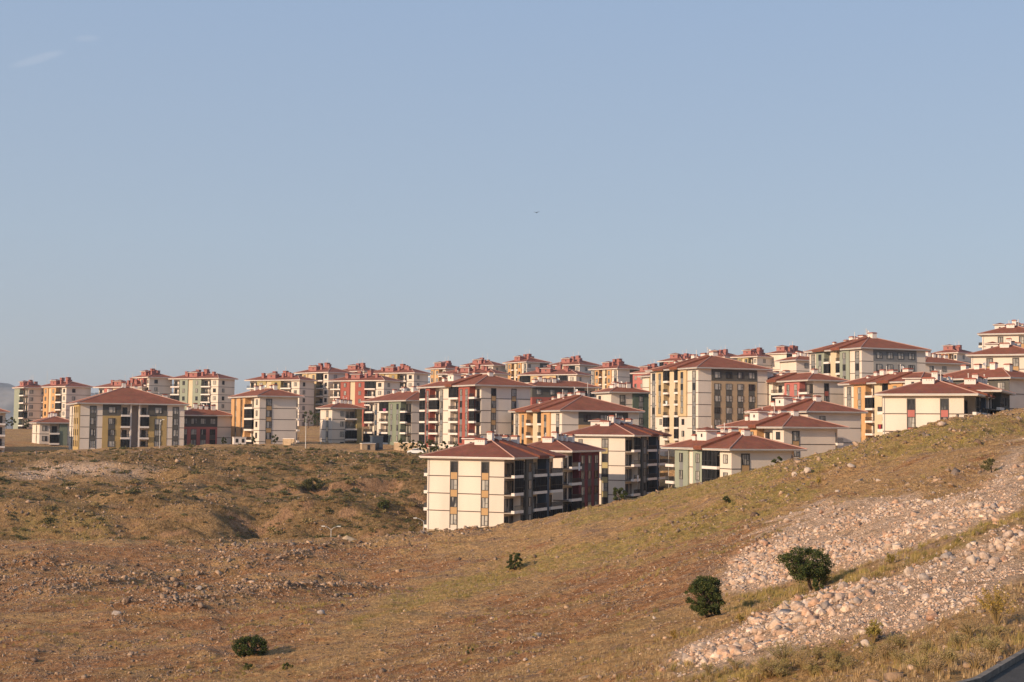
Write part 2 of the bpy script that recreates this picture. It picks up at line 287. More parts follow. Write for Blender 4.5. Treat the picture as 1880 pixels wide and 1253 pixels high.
BL = [
 # ---- front row
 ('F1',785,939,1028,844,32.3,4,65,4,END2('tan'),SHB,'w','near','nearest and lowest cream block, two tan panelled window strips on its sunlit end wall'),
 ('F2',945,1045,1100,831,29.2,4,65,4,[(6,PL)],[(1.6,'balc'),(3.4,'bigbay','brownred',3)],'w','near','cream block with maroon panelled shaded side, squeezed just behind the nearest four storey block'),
 ('A3',1040,1159,1222,802,26.7,5,65,5,[(1.6,PL),(1.0,'win'),(2.6,PL),(0.95,'strip','olive'),(3.3,PL)],SHB,'w','near','cream block with one olive window strip and a round bush at its foot'),
 ('G',1227,1343,1466,828,33,4,23,3,fac_g('green'),ENDR('tan'),'w','hut','cream block with pale sage green bays, half sunk behind the grassy crest'),
 ('H',1328,1439,1545,787,28.6,4,23,2,fac_g('orange'),ENDR('tan'),'w','hut','low looking block with orange bays, directly behind the sage green one'),
 ('I',1379,1483,1580,758,27.2,4,23,3,fac_g('red'),[(1.4,PL),(1.5,'win'),(5,PL)],'w','hut','beige block with a trace of red bay, third up the row of stepped roofs'),
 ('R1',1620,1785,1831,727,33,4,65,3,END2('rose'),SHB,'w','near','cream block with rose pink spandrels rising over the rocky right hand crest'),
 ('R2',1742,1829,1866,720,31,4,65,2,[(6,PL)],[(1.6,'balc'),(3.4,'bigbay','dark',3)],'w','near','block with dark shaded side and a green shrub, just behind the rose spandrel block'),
 # ---- middle rows
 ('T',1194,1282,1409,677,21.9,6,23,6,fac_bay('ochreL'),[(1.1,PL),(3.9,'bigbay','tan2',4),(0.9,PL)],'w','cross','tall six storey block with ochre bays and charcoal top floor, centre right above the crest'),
 ('T2',1179,1215,1300,691,19.3,6,23,6,[(1,PL),(1.4,'bay','olive',1)],[(5,PL)],'w','near','narrow sliver of a block with an olive strip, left of the tall ochre block'),
 ('K',1100,1122,1190,722,20.5,6,23,4,[(1,'win'),(1,PL)],[(1.2,PL),(1.0,'strip','dark'),(1.0,PL),(2.4,'bay','dgreen',1)],'w','near','block with a dark green bay between the orange block and the tall ochre block'),
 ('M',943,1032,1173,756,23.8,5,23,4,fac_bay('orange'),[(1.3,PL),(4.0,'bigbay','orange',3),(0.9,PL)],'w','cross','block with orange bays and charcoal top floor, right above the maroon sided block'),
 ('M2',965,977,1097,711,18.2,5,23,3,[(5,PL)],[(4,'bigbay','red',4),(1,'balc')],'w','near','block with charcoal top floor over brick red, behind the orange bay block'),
 ('N',774,875,974,709,22.2,5,30,5,fac_long('red'),[(3,PL),(1.0,'strip','tan'),(3.2,PL),(1.0,'strip','tan'),(3,PL)],'w','hut','long beige block with brick red balconied front above the street of small trees'),
 ('O',671,748,833,737,19.7,4,30,4,[(1.8,'balc'),(.7,'strip','bluegrey'),(.6,PL),(1.7,'balc'),(2.3,'bay','dgreenL',2),(1.0,'balc')],[(5,PL),(0.9,'strip','tan'),(3,PL)],'w','near','beige block with grey green bay, left of the long brick red front'),
 ('P',588,610,664,751,18.8,4,30,4,[(1.2,PL),(1.0,'strip','yellow'),(0.6,PL)],[(1.6,PL),(1.5,'win'),(2.6,'balc'),(1.2,'bay','olive',0)],'w','near','small four storey block with an olive corner at the edge of the plateau'),
 ('Q',427,477,550,729,20.4,5,28,5,[(1,'bay','orange',0),(0.7,'strip','dark'),(1.2,'bay','orange',0),(0.7,'strip','dark'),(0.8,'bay','orange',0),(2.4,'balc'),(1.6,'win')],[(1.0,PL),(1.4,'strip','tan'),(4.4,PL),(0.5,'balc')],'w','near','cream block with orange spandrels standing alone on the left plateau'),
 ('L1',123,148,339,742,20.9,4,23,4,[(1,'strip','grey'),(1,'bay','ochre',3)],[(1.0,PL),(0.75,'strip','dark'),(0.65,PL),(2.0,'bigbay','ochre',1),(1.0,'balc'),(1.1,'recess'),(1.0,'balc'),(2.0,'bigbay','ochre',1),(0.6,PL),(0.75,'strip','dark'),(0.6,PL)],'w','wide','wide block with ochre panels and a deep central recess on the left plateau'),
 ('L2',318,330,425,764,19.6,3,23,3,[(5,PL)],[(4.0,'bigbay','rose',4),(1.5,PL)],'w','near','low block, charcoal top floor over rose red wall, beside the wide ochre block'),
 ('L0',60,73,135,778,18.7,3,23,3,[(1,PL),(.4,'strip','olive'),(.6,PL)],[(1.7,'win'),(1.6,'balc'),(1.3,'bay','dgreenL',0),(1,PL)],'w','near','small three storey block half hidden by the wide ochre block'),
 ('L00',-70,-56,10,758,21,4,23,4,[(5,PL)],[(3,PL),(1.4,'balc')],'w','near','block cut by the left edge of the picture, only its balconies showing'),
 ('V',1346,1485,1549,700,22.4,6,23,4,fac_long('rose'),[(4,PL),(1.2,'strip','red'),(4,PL)],'w','hut','long block with rose red bays and many balconies, right of the tall ochre block'),
 ('W',1549,1690,1765,702,24.3,5,23,5,fac_bay('orange'),[(5,PL)],'w','cross','block with orange bays behind the rose spandrel block, its left half in view'),
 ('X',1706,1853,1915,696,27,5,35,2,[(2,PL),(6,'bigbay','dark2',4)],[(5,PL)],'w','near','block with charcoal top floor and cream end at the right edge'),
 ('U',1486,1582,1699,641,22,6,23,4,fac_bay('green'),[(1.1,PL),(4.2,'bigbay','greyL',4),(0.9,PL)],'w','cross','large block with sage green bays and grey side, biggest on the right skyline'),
 ('Y1',1783,1906,1930,653,24.7,5,65,3,[(2.2,PL),(.9,'strip','ochre'),(2.8,PL),(.9,'strip','tan'),(2.7,PL)],SHB,'w','near','cream block at the right edge, lower of the two stacked under the highest roof'),
 ('Y2',1803,1908,1930,614,21.3,5,65,3,END2('tan'),SHB,'w','near','highest block on the hill, cut by the right edge of the picture'),
 ('Z2',1650,1698,1772,668,19,5,23,2,[(5,PL)],[(1.4,'win'),(1.3,'win'),(1.6,PL)],'w','near','plain beige block right of the large sage green one, roof almost level with its eaves'),
 ('P22',1452,1462,1500,663,18,4,23,3,[(5,PL)],[(1.2,PL),(1.2,'win'),(2,PL)],'w','near','small beige block tucked left of the large sage green one'),
 # ---- far rows with pink chimneys
 ('LA',28,46,84,713,13.8,6,40,6,[(2,'bay','green',0),(1.6,'balc')],[(1,PL),(1.6,'win'),(1.4,PL),(2,PL)],'p','pink','leftmost tall pink chimneyed block, with a sage green strip'),
 ('LB',72,122,167,711,14,6,46,6,fac_p('orange'),PEND,'p','pink','tall pink chimneyed block with orange bays, second from the left'),
 ('P3',177,260,294,712,14.2,6,58,1.6,fac_p('rose'),PEND,'p','pink','far block whose top peeps over the wide ochre block, pink chimneys'),
 ('P4',248,274,316,694,14.2,6,40,4,fac_p('rose'),PEND,'p','pink','far beige block left of the sage green pink chimneyed one'),
 ('P5',315,401,431,696,14.4,6,60,6,fac_p('green'),PEND,'p','pink','far pink chimneyed block with sage green bays'),
 ('P6',455,550,577,699,14.6,6,60,6,fac_p('olive'),PEND,'p','pink','far pink chimneyed block with olive bays behind the lone orange spandrel block'),
 ('P7',545,603,645,685,14.4,6,46,5,fac_p('ochreL'),PEND,'p','pink','far block with ochre bays, partly behind the red bayed one'),
 ('P8',608,705,734,700,14.8,6,60,5,fac_p('red'),PEND,'p','pink','far pink chimneyed block with brick red bays'),
 ('P9',676,760,786,686,14.3,6,58,5,fac_p('ochre'),PEND,'p','pink','far block with ochre bays, behind and right of the brick red one'),
 ('P9b',622,668,700,683,13,6,58,1,fac_p('rose'),PEND,'p','pink','far roof with pink chimneys between the ochre and the brick red far blocks'),
 ('P10',786,818,852,678,13.5,6,46,4,fac_p('orange'),PEND,'p','pink','far block with orange bays left of the long red front roof'),
 ('P11',808,907,932,687,14,6,60,2,fac_p('rose'),PEND,'p','pink','far pink chimneyed block right behind the roof of the long red front'),
 ('P12',850,905,930,672,13,6,58,1,fac_p('yellow'),PEND,'p','pink','farthest roof of pink chimneys left of the yellow fronted skyline block'),
 ('P13',928,967,1008,666,13.2,6,35,4,fac_bay('orange'),[(1.4,'win'),(2.0,PL),(2.4,'bigbay','dark',1)],'p','pink','skyline block with a yellow orange front, highest in the middle of the picture'),
 ('P14',955,1058,1083,689,14.5,6,60,2,fac_p('ochreL'),PEND,'p','pink','pale block with pale yellow front below the skyline block'),
 ('P15',1010,1064,1103,671,13.5,6,50,3,fac_p('rose'),PEND,'p','pink','far block with a crowded row of pink chimneys'),
 ('P16',1086,1134,1180,678,14,6,35,5,fac_bay('orange'),[(2.4,PL),(2.6,'bigbay','dark',1)],'p','pink','far block with pale yellow and orange front above the dark green bay'),
 ('P17',1163,1200,1230,686,15,6,40,3,[(3,'bay','rose',2),(2,'bay','rose',1)],PEND,'p','pink','rose red far block left of the tall ochre block'),
 ('P18',1212,1252,1300,664,13.2,6,46,1,fac_p('rose'),PEND,'p','pink','far roof left of and behind the tall ochre block'),
 ('P19',1282,1330,1372,657,12.8,6,46,1,fac_p('rose'),PEND,'p','pink','far roof with pink chimneys directly behind the tall ochre roof'),
 ('P20',1347,1390,1433,656,14,6,40,3,fac_p('olive'),PEND,'p','pink','far block with olive front right of the tall ochre roof'),
 ('P21',1420,1444,1492,650,14,6,40,3,[(1,PL)],[(4,'bigbay','dark',2)],'p','pink','far block with charcoal balconies left of the large sage green one'),
 ('Z1',1717,1757,1796,649,14,6,46,2,fac_p('orange'),PEND,'p','pink','far pink chimneyed block on the skyline near the right edge'),
]
def solve(b):
    key, xl, xc, xr, ye, s, n, phi = b[:8]
    Y = F * 3.0 / s; ph = math.radians(phi)
    C = at(xc, ye, Y)
    bdir = Vector((math.cos(ph), math.sin(ph))); adir = Vector((-math.sin(ph), math.cos(ph)))
    def ln(px, d):
        r = ray(px, ye); r = Vector((r.x, r.y)); c = Vector((C.x, C.y))
        # c + t d = k r
        det = d.x * (-r.y) - (-r.x) * d.y
        return ((-c.x) * (-r.y) - (-r.x) * (-c.y)) / det
    La = ln(xl, adir); Lb = ln(xr, bdir)
    return C, ph, La, Lb, adir, bdir
SOL = {}
for b in BL:
    C, ph, La, Lb, ad_, bd_ = solve(b)
    key = b[0]; 
    La0, Lb0 = La, Lb
    La = min(max(La, 9), 26 if key in ('L1', 'L0', 'L00') else 36); Lb = min(max(Lb, 9), 28 if key == 'L1' else 22)
    SOL[key] = (C, ph, La, Lb, ad_, bd_)
    if 'PRINT' in globals(): print(key, 'Y%.0f La %.1f Lb %.1f z %.1f base %.1f' % (C.y, La0, Lb0, C.z, C.z - 3 * b[6]))
    base = C.z - 3 * b[6] - 0.4
    c2 = Vector((C.x, C.y)) + ad_ * La / 2 + bd_ * Lb / 2
    if b[0] not in ('F1', 'R1', 'G'):
        ctl.append((c2.x, c2.y, base)); rel.append(6.0)
    else:
        ctl.append((c2.x, c2.y, base)); rel.append(1.0)

# ---------------------------------------------------------------- ground sheet
CT = np.array(ctl); RELX = np.array(rel)
# beyond the town the land drops away
far = []
for a in np.radians([-75, -50, -30, -15, 0, 15, 30, 50, 75]):
    for r, z in ((800, -6), (1300, -40), (2600, -90)):
        far.append((r * math.sin(a), r * math.cos(a), z))
CT = np.vstack([CT, np.array(far)]); RELX = np.concatenate([RELX, np.full(len(far), 30.0)])
SC = 100.0
def tps(r2): return 0.5 * r2 * np.log(np.maximum(r2, 1e-9))
XY = CT[:, :2] / SC; nC = len(XY)
r2 = ((XY[:, None, :] - XY[None, :, :]) ** 2).sum(-1)
K = tps(r2) + np.diag(0.0004 + RELX * 0.02)
Pm = np.hstack([np.ones((nC, 1)), XY])
A_ = np.zeros((nC + 3, nC + 3)); A_[:nC, :nC] = K; A_[:nC, nC:] = Pm; A_[nC:, :nC] = Pm.T
sol = np.linalg.solve(A_, np.concatenate([CT[:, 2], np.zeros(3)]))
def smooth_h(x, y):
    q = np.stack([x, y], -1).reshape(-1, 2) / SC; o = np.empty(len(q))
    for i in range(0, len(q), 40000):
        c = q[i:i + 40000]; d = ((c[:, None, :] - XY[None]) ** 2).sum(-1)
        o[i:i + 40000] = tps(d) @ sol[:nC] + sol[nC] + c @ sol[nC + 1:]
    return o.reshape(np.shape(x))

_tab = np.random.default_rng(5).random((8, 256, 256))
def vn(x, y, k=0):
    xi = np.floor(x).astype(int); yi = np.floor(y).astype(int); fx = x - xi; fy = y - yi
    fx = fx * fx * fx * (fx * (fx * 6 - 15) + 10); fy = fy * fy * fy * (fy * (fy * 6 - 15) + 10)
    T = _tab[k]; a = T[xi & 255, yi & 255]; b = T[(xi + 1) & 255, yi & 255]; c = T[xi & 255, (yi + 1) & 255]; d = T[(xi + 1) & 255, (yi + 1) & 255]
    return (a * (1 - fx) + b * fx) * (1 - fy) + (c * (1 - fx) + d * fx) * fy
def fbm(x, y, o=4, k=0, g=0.5):
    s = 0; a = 1; t = 0
    for i in range(o):
        s = s + a * vn(x * 2 ** i + 17.3 * i, y * 2 ** i + 5.1 * i, (k + i) % 8); t += a; a *= g
    return s / t
def sstep(a, b, x): t = np.clip((x - a) / (b - a), 0, 1); return t * t * (3 - 2 * t)
def inpoly(px, py, poly):
    r = np.zeros(px.shape, bool); n = len(poly); j = n - 1
    for i in range(n):
        xi, yi = poly[i]; xj, yj = poly[j]
        c = ((yi > py) != (yj > py)) & (px < (xj - xi) * (py - yi) / (yj - yi + 1e-9) + xi)
        r ^= c; j = i
    return r
# the road climbs past the camera; its kerb runs along this line
ROAD = [(-9.3, 0, -1.75), (-3.2, 10, -2.75), (2.9, 20, -3.95), (5.9, 25, -4.75), (8.9, 30, -5.45), (10.8, 33, -5.72), (13.7, 38, -5.82), (17.2, 44, -5.9), (23, 54, -5.95), (31, 68, -5.9), (42, 87, -5.4), (60, 118, -3.8)]
RD = np.array(ROAD)
def road_uv(x, y):      # distance to the right of the kerb line, road level there
    best = np.full(np.shape(x), 1e9); side = np.zeros(np.shape(x)); lev = np.zeros(np.shape(x))
    for i in range(len(RD) - 1):
        a = RD[i]; b = RD[i + 1]; d = b[:2] - a[:2]; L = np.hypot(*d); d = d / L
        t = np.clip((x - a[0]) * d[0] + (y - a[1]) * d[1], 0, L)
        qx = a[0] + d[0] * t; qy = a[1] + d[1] * t; ds = np.hypot(x - qx, y - qy)
        sd_ = (x - a[0]) * d[1] - (y - a[1]) * d[0]
        m = ds < best; best = np.where(m, ds, best); side = np.where(m, np.sign(sd_) * ds, side); lev = np.where(m, a[2] + (b[2] - a[2]) * t / L, lev)
    return side, lev
def height(x, y):
    h = smooth_h(x, y)
    dist = np.hypot(x, y)
    nearw = sstep(10, 40, dist) * (1 - sstep(900, 1500, dist))
    # rocky strata run across the slope, lower left to upper right
    u = x * 0.80 + y * 0.60; v = -x * 0.60 + y * 0.80
    near = (1 - sstep(225, 245, y))
    rg = 1 - np.abs(2 * fbm(u / 26, v / 5.0, 4, 2) - 1)
    rm = sstep(0.50, 0.70, fbm(x / 30, y / 30, 3, 5))
    h = h + nearw * ((fbm(x / 16, y / 16, 3, 0) - 0.5) * 0.9 + (fbm(x / 3.2, y / 3.2, 4, 1) - 0.5) * 0.72 + (fbm(x / 1.0, y / 1.0, 3, 6) - 0.5) * 0.40 * near
                     + near * ((rg ** 4) * 0.95 * rm - 0.12))
    h = h + nearw * (1 - near) * (1 - sstep(335, 350, y)) * ((fbm(x / 11, y / 6, 4, 3) - 0.5) * 4.4 + (1 - np.abs(2 * fbm(x / 14 + 3, y / 6, 3, 4) - 1) - .6) * 1.3)
    # cut banks in the far side of the valley
    for cx, cy, w, dep in ((-47, 293, 12, 4.6), (-33, 300, 11, 5.0), (-18, 286, 12, 3.0)):
        yc = cy + 2.2 * np.sin(x / 6.0 + cx) + 0.05 * (x - cx); t = (yc - y)
        h = h - dep * sstep(0, 1.0, t) * (1 - sstep(2.5, 11, t)) * (1 - sstep(w * 0.6, w, np.abs(x - cx)))
    for gx0, gy0, sx, sy, dep in ((-46, 257, 5, 9, 3.2), (-28, 283, 6, 7, 2.2), (-16, 262, 6, 8, 2.5), (-62, 300, 5, 8, 2.0), (-84, 275, 5, 9, 1.8)):
        h = h - dep * np.exp(-((x - gx0) / sx) ** 2 - ((y - gy0) / sy) ** 2)
    sd_, lv = road_uv(x, y)
    k = sstep(-5.5, -0.2, sd_) * (1 - sstep(9.5, 18, sd_)) * (1 - sstep(110, 118, y)) * sstep(-2, 1, y)
    return h * (1 - k) + (lv - 0.12) * k
def geo(a, b, s0, s1):
    o = [a]; 
    while o[-1] < b:
        t = (o[-1] - a) / (b - a); o.append(o[-1] + s0 + (s1 - s0) * t)
    return o
def ggeo(a, b, s, g):
    o = [a]
    while o[-1] < b: o.append(o[-1] + s); s *= g
    return o
yy = sorted(set([-60, -40, -25, -12, -4, 2, 7, 12, 17, 22, 26] + geo(28, 240, 0.22, 0.5) + geo(240.6, 372, 0.6, 1.0)[1:] + ggeo(374, 9000, 1.6, 1.07)))
xc_ = geo(0, 76, 0.36, 0.40)
xp = xc_ + geo(77, 225, 1.0, 1.6) + ggeo(227, 9000, 2.5, 1.15)
xx = np.array(sorted([-a for a in xp if a > 0] + xp)); yy = np.array(yy)
GX, GY = np.meshgrid(xx, yy)
GZ = height(GX, GY)
# fit the crest line of the near slope to its surveyed outline
CRX = np.array([-200, 0, 400, 700, 783, 860, 945, 1030, 1100, 1225, 1320, 1400, 1480, 1560, 1640, 1700, 1790, 1880, 2050])
CRY = np.array([992, 990, 990, 986, 974, 968, 960, 941, 923, 898, 875, 855, 835, 815, 792, 776, 760, 747, 728])
for _ in range(2):
    pxa, pya = proj_np(np.stack([GX, GY, GZ], -1).reshape(-1, 3)); pxa = pxa.reshape(GX.shape); pya = pya.reshape(GX.shape)
    m_ = (GY > 150) & (GY < 234) & (pxa > -250) & (pxa < 2100)
    bins = np.clip(((pxa[m_] + 250) / 25).astype(int), 0, 93); top = np.full(94, 1e9); np.minimum.at(top, bins, pya[m_])
    top = np.where(top > 1e8, np.interp(np.arange(94), np.nonzero(top < 1e8)[0], top[top < 1e8]), top)
    kk = np.ones(7) / 7; d_ = np.interp(-237.5 + 25 * np.arange(94), CRX, CRY) - top
    d_ = np.convolve(np.pad(d_, 3, 'edge'), kk, 'valid')
    dz = -np.interp(pxa, -237.5 + 25 * np.arange(94), d_) / F * np.minimum(GY, 230)
    GZ = GZ + dz * sstep(110, 185, GY) * (1 - sstep(228, 262, GY))
def ground(x, y):
    i = int(np.searchsorted(xx, x)) - 1; j = int(np.searchsorted(yy, y)) - 1
    i = min(max(i, 0), len(xx) - 2); j = min(max(j, 0), len(yy) - 2)
    fx = (x - xx[i]) / (xx[i + 1] - xx[i]); fy = (y - yy[j]) / (yy[j + 1] - yy[j])
    return (GZ[j, i] * (1 - fx) + GZ[j, i + 1] * fx) * (1 - fy) + (GZ[j + 1, i] * (1 - fx) + GZ[j + 1, i + 1] * fx) * fy
def ground_np(x, y):
    i = np.clip(np.searchsorted(xx, x) - 1, 0, len(xx) - 2); j = np.clip(np.searchsorted(yy, y) - 1, 0, len(yy) - 2)
    fx = (x - xx[i]) / (xx[i + 1] - xx[i]); fy = (y - yy[j]) / (yy[j + 1] - yy[j])
    return (GZ[j, i] * (1 - fx) + GZ[j, i + 1] * fx) * (1 - fy) + (GZ[j + 1, i] * (1 - fx) + GZ[j + 1, i + 1] * fx) * fy
def hit(px, py, y0=30, y1=700):          # where the ground lies in that direction
    d = ray(px, py); d = d / d.y
    Ys = np.arange(y0, y1, 0.5); z = ground_np(d.x * Ys, Ys); k = np.nonzero(z >= d.z * Ys)[0]
    Y = Ys[k[0]] if len(k) else y1
    return Vector((d.x * Y, Y, ground(d.x * Y, Y)))

RUB = [[(1262,1238),(1225,1215),(1262,1185),(1330,1160),(1400,1130),(1520,1085),(1640,1055),(1760,1008),(1890,955),(1890,1070),(1800,1112),(1700,1150),(1600,1165),(1500,1195),(1400,1213),(1310,1232)],
       [(1322,1085),(1300,1062),(1345,1045),(1385,990),(1440,958),(1500,925),(1600,915),(1720,912),(1800,905),(1850,840),(1890,800),(1890,930),(1800,965),(1740,995),(1640,1020),(1540,1052),(1480,1062),(1400,1085),(1350,1100)],
       [(20,874),(40,862),(110,855),(190,853),(285,862),(292,870),(200,876),(110,873),(60,880)]]
GRN = [[(620,1160),(780,1085),(900,1040),(1060,1000),(1200,955),(1400,895),(1500,868),(1490,915),(1330,975),(1120,1030),(930,1070),(760,1120)],
       [(1030,945),(1225,900),(1400,857),(1560,817),(1600,806),(1590,830),(1400,885),(1225,930),(1050,970)],
       [(1225,1256),(1290,1222),(1420,1212),(1400,1256)],[(1330,1110),(1500,1062),(1620,1040),(1750,1000),(1890,935),(1890,955),(1760,1008),(1520,1082),(1340,1130)],
       [(1480,800),(1900,760),(1900,790),(1700,830),(1480,860)],[(30,950),(200,930),(210,985),(30,988)]]
px_, py_ = proj_np(np.stack([GX, GY, GZ], -1).reshape(-1, 3)); px_ = px_.reshape(GX.shape); py_ = py_.reshape(GX.shape)
jx = (fbm(GX / 3, GY / 3, 4, 4) - 0.5) * 90; jy = (fbm(GX / 3 + 40, GY / 3, 4, 6) - 0.5) * 40
def maskpoly(polys, k=1.0):
    r = np.zeros(GX.shape, bool)
    for p in polys: r |= inpoly(px_ + jx * k, py_ + jy * k, p)
    r = r.astype(float)
    for _ in range(2):
        r[1:-1, 1:-1] = (r[1:-1, 1:-1] * 2 + r[:-2, 1:-1] + r[2:, 1:-1] + r[1:-1, :-2] + r[1:-1, 2:]) / 6
    return r
mR = maskpoly(RUB, 1.25) * (GY < 345)
for _ in range(6): mR[1:-1, 1:-1] = (mR[:-2, 1:-1] + mR[2:, 1:-1] + mR[1:-1, :-2] + mR[1:-1, 2:]) / 4; mG = maskpoly(GRN)
gy_, gx_ = np.gradient(GZ, yy, xx); slope = np.hypot(gx_, gy_)
cut = sstep(0.85, 1.3, slope) * ((GY > 240) & (GY < 345))
# spur of paler dry grass in front of the gully, redder soil behind it
pale = sstep(-30, 30, (py_ - (1253 - (px_ - 330) * 0.42)))
nx_ = len(xx); ny_ = len(yy)
idx = np.arange(nx_ * ny_).reshape(ny_, nx_)
Fq = np.stack([idx[:-1, :-1], idx[:-1, 1:], idx[1:, 1:], idx[1:, :-1]], -1).reshape(-1, 4)
V = np.stack([GX, GY, GZ], -1).reshape(-1, 3)

gm, t, b = nmat('dry_hillside_soil_and_grass'); b.inputs['Roughness'].default_value = 0.95; b.inputs['Specular IOR Level'].default_value = 0.1
def N(kind, **kw):
    n = t.nodes.new(kind)
    for k, v in kw.items(): setattr(n, k, v)
    return n
geo_n = N('ShaderNodeNewGeometry')
def noise(scale, det=6, rough=0.6, off=None, vec=None):
    n = N('ShaderNodeTexNoise'); n.inputs['Scale'].default_value = scale; n.inputs['Detail'].default_value = det; n.inputs['Roughness'].default_value = rough
    if vec is None: t.links.new(geo_n.outputs['Position'], n.inputs[0])
    else: t.links.new(vec, n.inputs[0])
    return n.outputs[0]
def ramp(fac, *stops):
    r = N('ShaderNodeValToRGB'); t.links.new(fac, r.inputs[0]); els = r.color_ramp.elements
    while len(els) < len(stops): els.new(0.5)
    for e_, (p_, c_) in zip(els, stops): e_.position = p_; e_.color = (*c_, 1) if len(c_) == 3 else c_
    return r.outputs[0]
def mix(f, a, c_, mode='MIX'):
    m_ = N('ShaderNodeMix', data_type='RGBA', blend_type=mode)
    for s_, v in ((0, f), (6, a), (7, c_)):
        if isinstance(v, (int, float)): m_.inputs[s_].default_value = v
        elif isinstance(v, tuple): m_.inputs[s_].default_value = (*v, 1)
        else: t.links.new(v, m_.inputs[s_])
    return m_.outputs[2]
def mth(op, a, c_):
    m_ = N('ShaderNodeMath', operation=op)
    for i_, v in enumerate((a, c_)):
        if isinstance(v, (int, float)): m_.inputs[i_].default_value = v
        else: t.links.new(v, m_.inputs[i_])
    return m_.outputs[0]
def rng(f, a, c_, lo=0.0, hi=1.0):
    m_ = N('ShaderNodeMapRange', interpolation_type='SMOOTHSTEP'); m_.inputs[1].default_value = a; m_.inputs[2].default_value = c_
    m_.inputs[3].default_value = lo; m_.inputs[4].default_value = hi; t.links.new(f, m_.inputs[0]); return m_.outputs[0]
attr = N('ShaderNodeAttribute', attribute_name='tint'); sp_ = N('ShaderNodeSeparateColor'); t.links.new(attr.outputs['Color'], sp_.inputs[0])
aR, aG, aC = sp_.outputs[0], sp_.outputs[1], sp_.outputs[2]
mpn = N('ShaderNodeMapping'); mpn.inputs['Rotation'].default_value = (0, 0, -0.65); mpn.inputs['Scale'].default_value = (0.35, 1, 1)
t.links.new(geo_n.outputs['Position'], mpn.inputs[0]); sv = mpn.outputs[0]
soil = ramp(noise(0.9, 8, 0.7), (0.3, (0.17, 0.078, 0.032)), (0.52, (0.37, 0.185, 0.085)), (0.72, (0.52, 0.31, 0.16)))
grass = ramp(noise(2.2, 8, 0.75), (0.3, (0.29, 0.165, 0.068)), (0.6, (0.53, 0.33, 0.155)), (0.8, (0.66, 0.46, 0.25)))
rock = ramp(noise(3.5, 8, 0.75), (0.28, (0.13, 0.078, 0.048)), (0.5, (0.31, 0.20, 0.13)), (0.75, (0.50, 0.355, 0.25)))
green = ramp(noise(1.6, 6, 0.7), (0.3, (0.25, 0.175, 0.055)), (0.7, (0.47, 0.345, 0.115)))
rubble = ramp(noise(3.0, 8, 0.8), (0.25, (0.36, 0.23, 0.15)), (0.5, (0.58, 0.41, 0.285)), (0.78, (0.70, 0.54, 0.40)))
cutc = ramp(noise(0.8, 6, 0.7), (0.3, (0.22, 0.125, 0.07)), (0.7, (0.46, 0.28, 0.17)))
c_ = mix(rng(mth('SUBTRACT', noise(0.28, 6, 0.7, vec=sv), mth('MULTIPLY', attr.outputs['Alpha'], 0.13)), 0.34, 0.50), soil, grass)
c_ = mix(rng(noise(0.42, 7, 0.75, vec=sv), 0.52, 0.62, 0, 0.9), c_, rock)
c_ = mix(mth('MULTIPLY', rng(noise(0.13, 5, 0.6), 0.52, 0.68), 0.25), c_, green)
c_ = mix(mth('MULTIPLY', aG, rng(noise(0.5, 6, 0.7), 0.36, 0.56)), c_, green)
at2 = N('ShaderNodeAttribute', attribute_name='cover'); sp2 = N('ShaderNodeSeparateColor'); t.links.new(at2.outputs['Color'], sp2.inputs[0])
thick = ramp(noise(0.7, 8, 0.75), (0.3, (0.065, 0.047, 0.02)), (0.55, (0.19, 0.122, 0.055)), (0.75, (0.38, 0.245, 0.125)))
c_ = mix(mth('MULTIPLY', sp2.outputs[0], 0.85), c_, thick)
c_ = mix(rng(aC, 0.05, 0.9, 0, 0.75), c_, cutc)
c_ = mix(mth('MULTIPLY', rng(aR, 0.0, 0.9), rng(noise(0.3, 7, 0.75), 0.34, 0.52, 0.35, 1)), c_, rubble)
c_ = mix(0.6, c_, ramp(noise(9, 4, 0.7), (0.3, (0.40, 0.38, 0.36)), (0.7, (1.4, 1.4, 1.4))), 'MULTIPLY')
c_ = mix(0.6, c_, ramp(noise(1.4, 7, 0.75), (0.36, (0.50, 0.46, 0.43)), (0.60, (1.3, 1.3, 1.3))), 'MULTIPLY')
t.links.new(c_, b.inputs['Base Color'])
vor = N('ShaderNodeTexVoronoi'); vor.inputs['Scale'].default_value = 2.6; t.links.new(geo_n.outputs['Position'], vor.inputs[0])
hgt = mth('ADD', mth('MULTIPLY', noise(1.8, 10, 0.75), 1.0), mth('MULTIPLY', vor.outputs['Distance'], 0.35))
bp = N('ShaderNodeBump'); bp.inputs['Strength'].default_value = 1.0; bp.inputs['Distance'].default_value = 0.5
t.links.new(hgt, bp.inputs['Height']); t.links.new(bp.outputs[0], b.inputs['Normal'])
SOIL = [[(-60,1000),(700,1000),(870,1020),(760,1075),(620,1135),(480,1190),(330,1262),(-60,1262)],[(560,1262),(780,1150),(1000,1078),(1300,988),(1400,950),(1420,985),(1340,1060),(1250,1105),(1000,1200),(850,1262)]]
mS = maskpoly(SOIL)
tint = np.stack([mR, mG, cut, mS], -1).reshape(-1, 4)
mF = sstep(238, 246, GY) * (1 - sstep(346, 356, GY)) * (GX < 6) * (.55 + .45 * sstep(.38, .58, fbm(GX / 10, GY / 6, 5, 2)))
mF = np.maximum(mF, .8 * ((GY > 238) & inpoly(px_ + jx * .4, py_ + jy * .3, [(215,836),(330,826),(420,828),(790,836),(790,975),(480,990),(380,960),(520,930),(640,880),(440,868)])))
gme = fast_mesh('ground', V, Fq, gm, smooth=True, col=tint)
ca_ = gme.color_attributes.new('cover', 'FLOAT_COLOR', 'POINT'); cc_ = np.zeros((GX.size, 4), np.float32); cc_[:, 0] = mF.ravel(); ca_.data.foreach_set('color', cc_.ravel())
g_o = link(bpy.data.objects.new('ground', gme)); tag(g_o, kind='structure')

